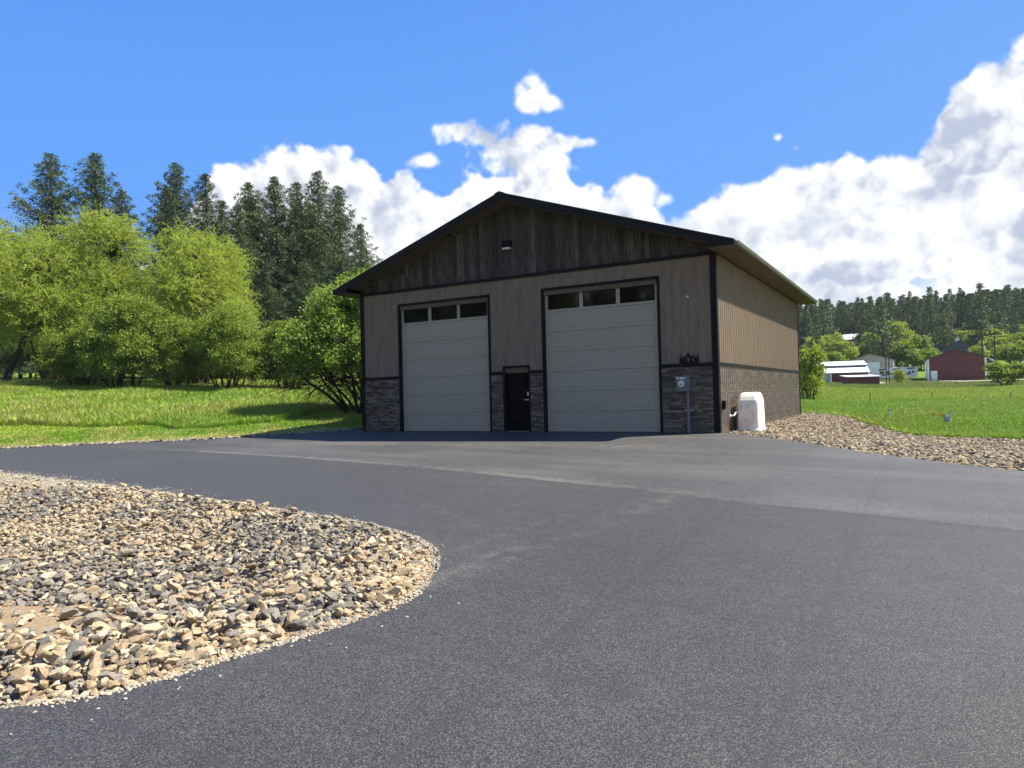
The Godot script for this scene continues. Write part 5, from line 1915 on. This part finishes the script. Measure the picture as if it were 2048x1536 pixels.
	vb.append(broadleaf({"seed": 362, "lobes": [[Vector3(0, 2.4, 0), Vector3(1.8, 2.3, 1.8)], [Vector3(0.5, 3.9, 0.3), Vector3(1.3, 1.3, 1.3)], [Vector3(-1.0, 2.9, 0.3), Vector3(1.2, 1.4, 1.2)]], "clumps": 140, "leaves": 26, "leaf": 0.38, "clump": 0.55, "low": 0.2, "feather": false, "c0": Color(0.225, 0.30, 0.045), "c1": Color(0.40, 0.45, 0.095), "stems": 5, "foot": 0.4, "stem_r": 0.09, "bow": 1.0, "twigs": 20, "bark": "bark", "leaf_mat": "shrub_leaf"}))
	# [x pixel of the photograph's column turned to a bearing, depth, kind, width, height, label]
	var list := [[1621, 60, 1, 0.62, 0.92, "bright young bush at the far corner of the garage"], [1612, 66, 0, 0.6, 0.6, "low green bush half hidden by the garage's far corner"], [1655, 150, 0, 1.3, 1.25, "round green bush behind the white roofed barn"], [1690, 165, 1, 1.5, 1.5, "yellow green bush uphill of the white roofed barn"], [1722, 172, 0, 1.3, 1.3, "green bush at the eave of the tan building"], [1665, 182, 1, 1.5, 1.7, "yellow green bush below the white roofed hillside house"], [1628, 170, 1, 1.4, 1.7, "pale green bush nearest the garage among the valley bushes"], [1745, 190, 1, 1.3, 1.6, "yellow green bush beside the lone dark fir"], [1800, 182, 1, 1.8, 2.1, "tall yellow green bush behind the camper"], [1822, 165, 0, 1.8, 1.6, "broad green bush just behind the camper"], [1846, 160, 0, 1.3, 1.15, "dark green bush between the camper and red barn"], [1790, 172, 0, 1.2, 1.3, "green bush at the tan building's far corner"], [2014, 95, 0, 0.92, 0.72, "round bush standing alone in the field by the road"], [1962, 165, 1, 1.1, 0.8, "low yellow green bush beside the red barn"], [2028, 150, 0, 1.4, 1.1, "green bush by the drive past the utility poles"], [1995, 176, 1, 1.8, 1.1, "yellow green bush behind the utility poles"], [2052, 168, 0, 1.6, 1.3, "green bush at the picture's edge below the wood"], [1935, 205, 1, 2.2, 1.1, "yellow green bush on the slope behind the dark house"], [1800, 116, 1, 0.5, 0.45, "small bush in front of the camper's rear"], [1975, 190, 1, 2.0, 1.2, "yellow green bush on the slope over the parked car"], [2040, 196, 1, 2.2, 1.3, "yellow green bush on the slope at the picture's edge"], [1905, 215, 1, 2.2, 1.0, "pale bush under the wood above the dark house"]]
	for i in list.size():
		var b: Array = list[i]
		var k: float = (b[0] - 1024.0) / FOCAL
		var p := Vector2((-0.5045 + 0.863 * k) * b[1], (-0.8633 - 0.505 * k) * b[1])
		plant("valley_bush", vb[b[2]], p, i * 1.3, Vector3(b[3], b[4], b[3]), b[5], "bush", "bushes of the valley")


# ---------------------------------------------------------------- hamlet across the field
func bearing(px: float, depth: float) -> Vector2:
	var k := (px - 1024.0) / FOCAL
	return Vector2((-0.5045 + 0.863 * k) * depth, (-0.8633 - 0.505 * k) * depth)

func gable_shed(t: Node3D, w: float, d: float, eave: float, peak: float, wall: Material, roof: Material, over := 0.3) -> void:  # gable ends face +-z
	var b := MB.new()
	b.prism(PackedVector2Array([Vector2(-w / 2, -0.4), Vector2(w / 2, -0.4), Vector2(w / 2, eave), Vector2(0, peak), Vector2(-w / 2, eave)]), -d / 2, d / 2)
	part("wall", b.build(wall), t)
	var sl := (peak - eave) / (w / 2)
	for s in [-1.0, 1.0]:
		b = MB.new()
		var e := w / 2 + over
		var pts := PackedVector2Array([Vector2(0, peak + 0.02), Vector2(s * e, peak + 0.02 - sl * e), Vector2(s * e, peak + 0.17 - sl * e), Vector2(0, peak + 0.17)])
		if s < 0.0:
			pts.reverse()
		b.prism(pts, -d / 2 - over, d / 2 + over)
		part("roof_slope", b.build(roof), t)

func make_hamlet() -> void:
	rng.seed = 700
	var face := 0.5236 + 0.02   # building fronts turned towards the valley road
	var p := bearing(1909, 130)
	var y := ground_h(p.x, p.y)
	# red barn
	var t := thing("red_barn", "dark red metal barn with white corner trim across the field", "barn", Vector3(p.x, y - 0.1, p.y), 0.045)
	gable_shed(t, 8.6, 11.0, 3.9, 5.35, M.barn_red, M.dark_metal)
	for s in [-1.0, 1.0]:
		box_part("corner_trim", Vector3(s * 4.3 - 0.13, 0, 5.42), Vector3(s * 4.3 + 0.13, 3.85, 5.56), M.white_paint, t)
	box_part("side_panel", Vector3(-4.36, 0.05, -5.4), Vector3(-4.31, 3.8, 5.4), M.white_metal, t)
	box_part("door", Vector3(-3.95, 0.05, 5.5), Vector3(-2.95, 1.75, 5.56), M.white_paint, t)
	for k in 10:
		box_part("wall_rib", Vector3(-3.6 + k * 0.8, 1.9 if k < 2 else 0.1, 5.5), Vector3(-3.56 + k * 0.8, 3.8, 5.525), M.barn_red, t)
	# dark house behind it
	p = bearing(1893, 176)
	t = thing("dark_house", "dark house with two gables peering over the red barn", "house", Vector3(p.x, ground_h(p.x, p.y), p.y), 0.03)
	var g1 := Node3D.new()
	g1.name = "gable_wing"
	t.add_child(g1, true)
	g1.position = Vector3(-2.6, 0.4, 0)
	gable_shed(g1, 6.2, 8.0, 2.6, 4.0, M.slate_wall, M.dark_metal)
	box_part("window", Vector3(-0.35, 2.35, 4.0), Vector3(0.35, 3.0, 4.04), M.white_paint, g1)
	var g2 := Node3D.new()
	g2.name = "gable_wing"
	t.add_child(g2, true)
	g2.position = Vector3(2.6, 0.5, 0.6)
	gable_shed(g2, 7.0, 9.0, 2.7, 4.4, M.slate_wall, M.dark_metal)
	box_part("chimney", Vector3(-0.4, 4.2, -0.4), Vector3(0.4, 5.3, 0.4), M.white_paint, g2)
	# tan building with two white doors
	p = bearing(1744, 150)
	t = thing("tan_building", "tan metal building with white doors behind the camper", "building", Vector3(p.x, ground_h(p.x, p.y) - 0.1, p.y), 0.02)
	gable_shed(t, 8.4, 12.0, 3.6, 4.95, M.tan_metal, M.dark_metal)
	var dr := Node3D.new()
	dr.name = "garage_door"
	t.add_child(dr, true)
	for k in 5:
		box_part("section", Vector3(-0.6, 0.05 + k * 0.63, 6.0), Vector3(1.75, 0.66 + k * 0.63, 6.06), M.white_metal, dr)
	box_part("side_door", Vector3(-2.6, 0.05, 6.0), Vector3(-1.2, 2.6, 6.05), M.white_metal, t)
	for s in [-1.0, 1.0]:
		box_part("corner_trim", Vector3(s * 4.2 - 0.1, 0, 5.95), Vector3(s * 4.2 + 0.1, 3.4, 6.06), M.white_paint, t)
	box_part("gable_vent", Vector3(-0.3, 3.9, 6.0), Vector3(0.3, 4.3, 6.04), M.plastic_grey, t)
	# barn with two white roof tiers, eaves to the field
	p = bearing(1684, 120)
	t = thing("white_roofed_barn", "low red barn with two tiers of white metal roof", "barn", Vector3(p.x, ground_h(p.x, p.y) - 0.1, p.y), 0.2)
	var b := MB.new()
	b.box(Vector3(-3.7, -0.3, -3.5), Vector3(3.7, 1.75, 3.0))
	part("wall", b.build(M.barn_red), t)
	b = MB.new()
	b.box(Vector3(-3.7, 1.75, -3.5), Vector3(3.7, 2.95, 0.2))
	part("upper_wall", b.build(M.dark_metal), t)
	b = MB.new()
	b.hexa([Vector3(-3.9, 1.68, 3.3), Vector3(3.9, 1.68, 3.3), Vector3(3.9, 2.62, 0.2), Vector3(-3.9, 2.62, 0.2), Vector3(-3.9, 1.76, 3.3), Vector3(3.9, 1.76, 3.3), Vector3(3.9, 2.70, 0.2), Vector3(-3.9, 2.70, 0.2)])
	part("lower_roof", b.build(M.white_metal), t)
	b = MB.new()
	b.hexa([Vector3(-3.9, 2.95, 0.5), Vector3(3.9, 2.95, 0.5), Vector3(3.9, 3.75, -3.7), Vector3(-3.9, 3.75, -3.7), Vector3(-3.9, 3.03, 0.5), Vector3(3.9, 3.03, 0.5), Vector3(3.9, 3.83, -3.7), Vector3(-3.9, 3.83, -3.7)])
	part("upper_roof", b.build(M.white_metal), t)
	box_part("corner_post", Vector3(-2.0, -0.2, 3.0), Vector3(-1.85, 1.7, 3.08), M.white_paint, t)
	box_part("corner_post", Vector3(3.6, -0.2, 3.0), Vector3(3.75, 1.7, 3.08), M.white_paint, t)
	box_part("grey_front", Vector3(-3.72, -0.2, 3.0), Vector3(-2.0, 1.65, 3.05), M.plastic_grey, t)
	# small run-in shed
	p = bearing(1721, 108)
	t = thing("run_in_shed", "small red shed with flat white roof in the near paddock", "shed", Vector3(p.x, ground_h(p.x, p.y) - 0.1, p.y), 0.5)
	b = MB.new()
	b.box(Vector3(-2.3, -0.3, -1.3), Vector3(2.3, 1.25, 1.2))
	part("wall", b.build(M.barn_red), t)
	b = MB.new()
	b.hexa([Vector3(-2.5, 1.24, 1.5), Vector3(2.5, 1.24, 1.5), Vector3(2.5, 1.5, -1.5), Vector3(-2.5, 1.5, -1.5), Vector3(-2.5, 1.34, 1.5), Vector3(2.5, 1.34, 1.5), Vector3(2.5, 1.6, -1.5), Vector3(-2.5, 1.6, -1.5)])
	part("roof", b.build(M.white_metal), t)
	# camper
	p = bearing(1794, 138)
	t = thing("camper_trailer", "white camper trailer with dark swoosh stripes beside the tan building", "camper", Vector3(p.x, ground_h(p.x, p.y), p.y), 0.10)
	b = MB.new()
	b.prism(PackedVector2Array([Vector2(-3.4, 0.45), Vector2(3.3, 0.45), Vector2(3.45, 0.9), Vector2(3.45, 2.25), Vector2(3.3, 2.4), Vector2(-3.2, 2.4), Vector2(-3.45, 2.0), Vector2(-3.45, 0.9)]), -1.15, 1.15)
	part("body", b.build(M.white_paint), t)
	for q in [[-3.3, 1.9, -1.6, 2.2], [-0.9, 1.95, 0.6, 2.15], [1.6, 2.0, 3.2, 2.25]]:
		b = MB.new()
		b.hexa([Vector3(q[0], q[1], 1.18), Vector3(q[2] - 0.3, q[1] + 0.05, 1.18), Vector3(q[2] - 0.3, q[1] + 0.05, 1.15), Vector3(q[0], q[1], 1.15), Vector3(q[0] + 0.3, q[3], 1.18), Vector3(q[2], q[3] + 0.05, 1.18), Vector3(q[2], q[3] + 0.05, 1.15), Vector3(q[0] + 0.3, q[3], 1.15)])
		part("stripe", b.build(M.graphic_grey), t)
	for q in [[-3.2, 0.75, -0.6, 1.0], [0.0, 0.7, 2.2, 0.95]]:
		b = MB.new()
		b.hexa([Vector3(q[0], q[1], 1.18), Vector3(q[2], q[1] + 0.35, 1.18), Vector3(q[2], q[1] + 0.35, 1.15), Vector3(q[0], q[1], 1.15), Vector3(q[0], q[3], 1.18), Vector3(q[2] + 0.3, q[3] + 0.42, 1.18), Vector3(q[2] + 0.3, q[3] + 0.42, 1.15), Vector3(q[0], q[3], 1.15)])
		part("stripe", b.build(M.graphic_grey), t)
	for q in [[-3.0, 1.2, -2.2, 1.75], [-1.9, 1.25, -1.4, 1.75], [0.2, 1.25, 1.0, 1.6], [1.9, 1.25, 2.2, 1.65], [2.5, 1.25, 2.9, 1.65]]:
		box_part("window", Vector3(q[0], q[1], 1.15), Vector3(q[2], q[3], 1.185), M.window_dark, t)
	for s in [-0.5, 0.5]:
		for e in [-1.0, 1.0]:
			b = MB.new()
			b.tube(Vector3(0.4 + s, 0.36, e * 1.1 - 0.1), Vector3(0.4 + s, 0.36, e * 1.1 + 0.1), 0.36, 0.36, 16, true)
			part("wheel", b.build(M.tyre), t)
	box_part("roof_vent", Vector3(-0.3, 2.4, -0.2), Vector3(0.1, 2.52, 0.2), M.white_paint, t)
	# low trailer or panel fence by the white-roofed barn
	p = bearing(1643, 112)
	t = thing("panel_fence", "low grey panel fence beside the white roofed barn", "fence", Vector3(p.x, ground_h(p.x, p.y), p.y), 0.45)
	for k in 4:
		box_part("fence_panel", Vector3(-1.4 + k * 0.7, 0.1, -0.03), Vector3(-0.74 + k * 0.7, 1.15, 0.03), M.plastic_grey, t)
	for k in 5:
		box_part("fence_post", Vector3(-1.43 + k * 0.7, -0.2, -0.04), Vector3(-1.37 + k * 0.7, 1.25, 0.04), M.white_paint, t)
	# hillside houses
	p = bearing(1699, 228)
	t = thing("hillside_house", "white roofed house among the trees on the hillside", "house", Vector3(p.x, ground_h(p.x, p.y) + 2.6, p.y), 1.15)
	gable_shed(t, 7.0, 6.5, 2.4, 4.1, M.slate_wall, M.white_metal, 0.5)
	box_part("skylight", Vector3(1.2, 3.6, 0.6), Vector3(1.9, 3.9, 1.6), M.window_dark, t)
	p = bearing(1633, 190)
	t = thing("hillside_cabin", "small white cabin in the bushes nearest the garage", "cabin", Vector3(p.x, ground_h(p.x, p.y) + 2.4, p.y), 0.3)
	gable_shed(t, 2.6, 3.0, 1.6, 2.4, M.white_paint, M.white_metal, 0.2)
	box_part("window", Vector3(-0.4, 0.6, 1.5), Vector3(0.4, 1.2, 1.53), M.window_dark, t)
	p = bearing(1852, 196)
	t = thing("pale_roof_shed", "long shed with bright pale roof above the valley bushes", "shed", Vector3(p.x, ground_h(p.x, p.y) + 2.6, p.y), 0.75)
	gable_shed(t, 2.6, 4.0, 1.0, 1.8, M.tan_metal, M.white_metal, 0.2)
	# gravel lane at the field's far edge
	var lane := []
	for q in [[1725, 112], [1780, 119], [1850, 122], [1950, 121], [2060, 117], [2200, 112]]:
		lane.append(bearing(q[0], q[1]))
	lane = smooth_line(lane)
	b = MB.new()
	for i in lane.size() - 1:
		var a: Vector2 = lane[i]
		var e: Vector2 = lane[i + 1]
		var sd := (e - a).orthogonal().normalized() * 2.6
		for k in 4:
			var f0 := a.lerp(e, k / 4.0)
			var f1 := a.lerp(e, (k + 1) / 4.0)
			var up := func(q: Vector2) -> Vector3: return Vector3(q.x, ground_h(q.x, q.y) + 0.16, q.y)
			b.quad(up.call(f0 - sd), up.call(f1 - sd), up.call(f1 + sd), up.call(f0 + sd))
	meta(part("gravel_lane", b.build(M.gravel_road), self), "", "", "", "structure")
	# utility poles
	for q in [[1967, 150, 7.6, "grey utility pole with one crossarm beside the parked car"], [1992, 145, 7.2, "dark utility pole with high crossarm, nearer the round bush"], [2040, 190, 6.5, "far utility pole with low crossarm at the picture's edge"]]:
		p = bearing(q[0], q[1])
		t = thing("utility_pole", q[3], "utility pole", Vector3(p.x, ground_h(p.x, p.y) - 0.3, p.y), 0.5, "utility poles of the valley")
		b = MB.new()
		b.tube(Vector3.ZERO, Vector3(0, q[2], 0), 0.19, 0.12, 8, true)
		part("pole", b.build(M.pole_wood), t)
		var cy: float = q[2] - (1.1 if q[0] == 1967 else 0.25)
		box_part("crossarm", Vector3(-1.3, cy, 0.12), Vector3(1.3, cy + 0.14, 0.24), M.pole_wood, t)
		for k in [-1.15, -0.4, 0.4, 1.15]:
			b = MB.new()
			b.tube(Vector3(k, cy + 0.14, 0.18), Vector3(k, cy + 0.34, 0.18), 0.05, 0.035, 8, true)
			part("insulator", b.build(M.meter_face), t)
		if q[0] == 1967:
			b = MB.new()
			b.tube(Vector3(0.32, 4.4, 0.0), Vector3(0.32, 5.2, 0.0), 0.2, 0.2, 10, true)
			part("transformer", b.build(M.meter_face), t)
	for q in [[1773, 112, 4.9, "thin brown post standing before the camper's front window"], [1779, 114, 4.8, "second thin brown post before the camper"]]:
		p = bearing(q[0], q[1])
		t = thing("wooden_post", q[3], "post", Vector3(p.x, ground_h(p.x, p.y) - 0.2, p.y), 0.0, "tall posts before the camper")
		b = MB.new()
		b.tube(Vector3.ZERO, Vector3(0, q[2], 0), 0.09, 0.07, 8, true)
		part("shaft", b.build(M.pole_wood), t)
		b = MB.new()
		b.tube(Vector3(0, q[2], 0), Vector3(0, q[2] + 0.06, 0), 0.1, 0.05, 8, true)
		part("cap", b.build(M.plastic_grey), t)
	# parked car
	p = bearing(1975, 158)
	t = thing("parked_car", "dark blue car parked uphill beside the utility poles", "car", Vector3(p.x, ground_h(p.x, p.y), p.y), -0.5)
	b = MB.new()
	b.prism(PackedVector2Array([Vector2(-2.1, 0.35), Vector2(2.1, 0.35), Vector2(2.15, 0.75), Vector2(1.3, 0.95), Vector2(0.8, 1.42), Vector2(-1.2, 1.45), Vector2(-1.9, 0.98), Vector2(-2.15, 0.85)]), -0.85, 0.85)
	part("body", b.build(M.car_blue), t)
	for q in [[-1.05, -0.2], [-0.1, 0.75]]:
		box_part("side_window", Vector3(q[0], 0.98, 0.85), Vector3(q[1], 1.34, 0.865), M.window_dark, t)
	for s in [-1.3, 1.3]:
		for e in [-0.8, 0.8]:
			b = MB.new()
			b.tube(Vector3(s, 0.32, e - 0.1), Vector3(s, 0.32, e + 0.1), 0.32, 0.32, 14, true)
			part("wheel", b.build(M.tyre), t)
	for e in [-0.6, 0.6]:
		box_part("headlight", Vector3(2.1, 0.6, e - 0.15), Vector3(2.165, 0.75, e + 0.15), M.label_white, t)
	# field fence posts and garden stakes
	for q in [[1739, 62, 0.85, "thin dark fence post in the field, nearest the garage"], [1863, 66, 0.6, "thin dark fence post in the middle of the field"], [2020, 60, 0.6, "thin dark fence post in the field below the round bush"]]:
		p = bearing(q[0], q[1])
		t = thing("field_post", q[3], "fence post", Vector3(p.x, ground_h(p.x, p.y) - 0.2, p.y), 0.0, "posts across the field")
		b = MB.new()
		b.tube(Vector3.ZERO, Vector3(0.02, q[2] + 0.2, 0), 0.035, 0.03, 6, true)
		part("shaft", b.build(M.pole_wood), t)
		b = MB.new()
		b.tube(Vector3(0.02, q[2] + 0.2, 0), Vector3(0.02, q[2] + 0.24, 0), 0.045, 0.03, 6, true)
		part("insulator", b.build(M.plastic_grey), t)
	for q in [[1780, 27, 0.50, "pale leaning stake in the field beyond the rock bank"], [1900, 26, 0.52, "pale stake beside the grey box in the field"]]:
		p = bearing(q[0], q[1])
		t = thing("garden_stake", q[3], "stake", Vector3(p.x, ground_h(p.x, p.y) - 0.1, p.y), 0.0, "pale stakes in the field")
		b = MB.new()
		b.hexa([Vector3(-0.02, 0, 0.012), Vector3(0.02, 0, 0.012), Vector3(0.02, 0, -0.012), Vector3(-0.02, 0, -0.012), Vector3(-0.06, q[2] + 0.1, 0.012), Vector3(-0.02, q[2] + 0.1, 0.012), Vector3(-0.02, q[2] + 0.1, -0.012), Vector3(-0.06, q[2] + 0.1, -0.012)])
		part("shaft", b.build(M.label_white), t)
		box_part("tag", Vector3(-0.075, q[2] - 0.02, 0.013), Vector3(0.01, q[2] + 0.06, 0.018), M.plastic_grey, t)
	for q in [[1863, 27.5, "small orange marker flag, first of the pair in the field"], [1878, 27.5, "larger orange marker flag next to the grey box"]]:
		p = bearing(q[0], q[1])
		t = thing("marker_flag", q[2], "flag", Vector3(p.x, ground_h(p.x, p.y) - 0.1, p.y), 0.4, "orange marker flags")
		b = MB.new()
		b.tube(Vector3.ZERO, Vector3(0, 0.42, 0), 0.006, 0.005, 5, true)
		part("wire", b.build(M.plastic_grey), t)
		b = MB.new()
		var s := 0.8 if q[0] == 1863 else 1.2
		b.hexa([Vector3(0.005, 0.42 - 0.12 * s, 0.003), Vector3(0.10 * s, 0.42 - 0.13 * s, 0.02), Vector3(0.10 * s, 0.42 - 0.13 * s, 0.016), Vector3(0.005, 0.42 - 0.12 * s, -0.003), Vector3(0.005, 0.42, 0.003), Vector3(0.10 * s, 0.41, 0.02), Vector3(0.10 * s, 0.41, 0.016), Vector3(0.005, 0.42, -0.003)])
		part("cloth", b.build(M.flag_orange), t)
	p = bearing(1892, 26)
	t = thing("utility_pedestal", "grey plastic utility pedestal beside the pale stake", "utility box", Vector3(p.x, ground_h(p.x, p.y) - 0.05, p.y), 0.3)
	b = MB.new()
	b.chamfer_box(Vector3(-0.10, 0.0, -0.08), Vector3(0.10, 0.34, 0.08), 0.02)
	part("case", b.build(M.plastic_grey), t)
	b = MB.new()
	b.hexa([Vector3(-0.11, 0.34, 0.09), Vector3(0.11, 0.34, 0.09), Vector3(0.11, 0.34, -0.09), Vector3(-0.11, 0.34, -0.09), Vector3(-0.07, 0.41, 0.05), Vector3(0.07, 0.41, 0.05), Vector3(0.07, 0.41, -0.05), Vector3(-0.07, 0.41, -0.05)])
	part("lid", b.build(M.meter_grey), t)
	# short wooden fence under the willows
	var f0 := bearing(72, 47)
	t = thing("rail_fence", "short weathered rail fence under the willows", "fence", Vector3(f0.x, ground_h(f0.x, f0.y), f0.y), 0.5236)
	for k in 4:
		b = MB.new()
		b.tube(Vector3(k * 1.6, -0.3, 0), Vector3(k * 1.6, 0.72, 0), 0.06, 0.055, 7, true)
		part("post", b.build(M.pole_wood), t)
	for k in 3:
		for h in [0.28, 0.6]:
			b = MB.new()
			b.tube(Vector3(k * 1.6 + 0.02, h, 0.05), Vector3(k * 1.6 + 1.58, h + 0.02, 0.05), 0.03, 0.028, 6, true)
			part("rail", b.build(M.pole_wood), t)


# ---------------------------------------------------------------- scene
func _ready() -> void:
	var cam := Camera3D.new()
	cam.name = "camera"
	cam.transform = Transform3D(Basis(CAM_R, CAM_U, -CAM_F), EYE)
	cam.fov = rad_to_deg(2.0 * atan(768.0 / FOCAL))
	cam.near = 0.1
	cam.far = 2000.0
	add_child(cam)
	var env := Environment.new()
	env.background_mode = Environment.BG_SKY
	var sky := Sky.new()
	var sm := PanoramaSkyMaterial.new()
	sm.panorama = make_sky()
	sm.energy_multiplier = 0.47
	sky.sky_material = sm
	env.sky = sky
	env.tonemap_mode = Environment.TONE_MAPPER_LINEAR
	env.tonemap_exposure = 2.45
	env.sdfgi_enabled = true
	env.ssao_enabled = true
	env.ssil_enabled = true
	env.fog_enabled = true
	env.fog_density = 0.00012
	env.fog_light_color = Color(0.86, 0.92, 1.0)
	var we := WorldEnvironment.new()
	we.name = "world"
	we.environment = env
	add_child(we)
	var sun := DirectionalLight3D.new()
	sun.name = "sun"
	sun.light_energy = 1.6
	sun.light_color = Color(1.0, 0.965, 0.90)
	sun.light_angular_distance = 0.5
	sun.shadow_enabled = true
	sun.basis = Basis.looking_at(-SUN_TO.normalized(), Vector3.UP)
	add_child(sun)
	var t0 := Time.get_ticks_msec()
	var lap := func(s: String) -> void: print(s, " ", Time.get_ticks_msec() - t0)
	lap.call("sky")
	make_plan()
	make_materials()
	lap.call("materials")
	make_ground()
	lap.call("ground")
	make_drive()
	lap.call("drive")
	make_garage()
	make_wall_things()
	lap.call("garage")
	make_trees()
	lap.call("trees")
	make_hamlet()
	lap.call("hamlet")
	make_rocks()
	lap.call("rocks")
	make_grass()
	lap.call("grass")
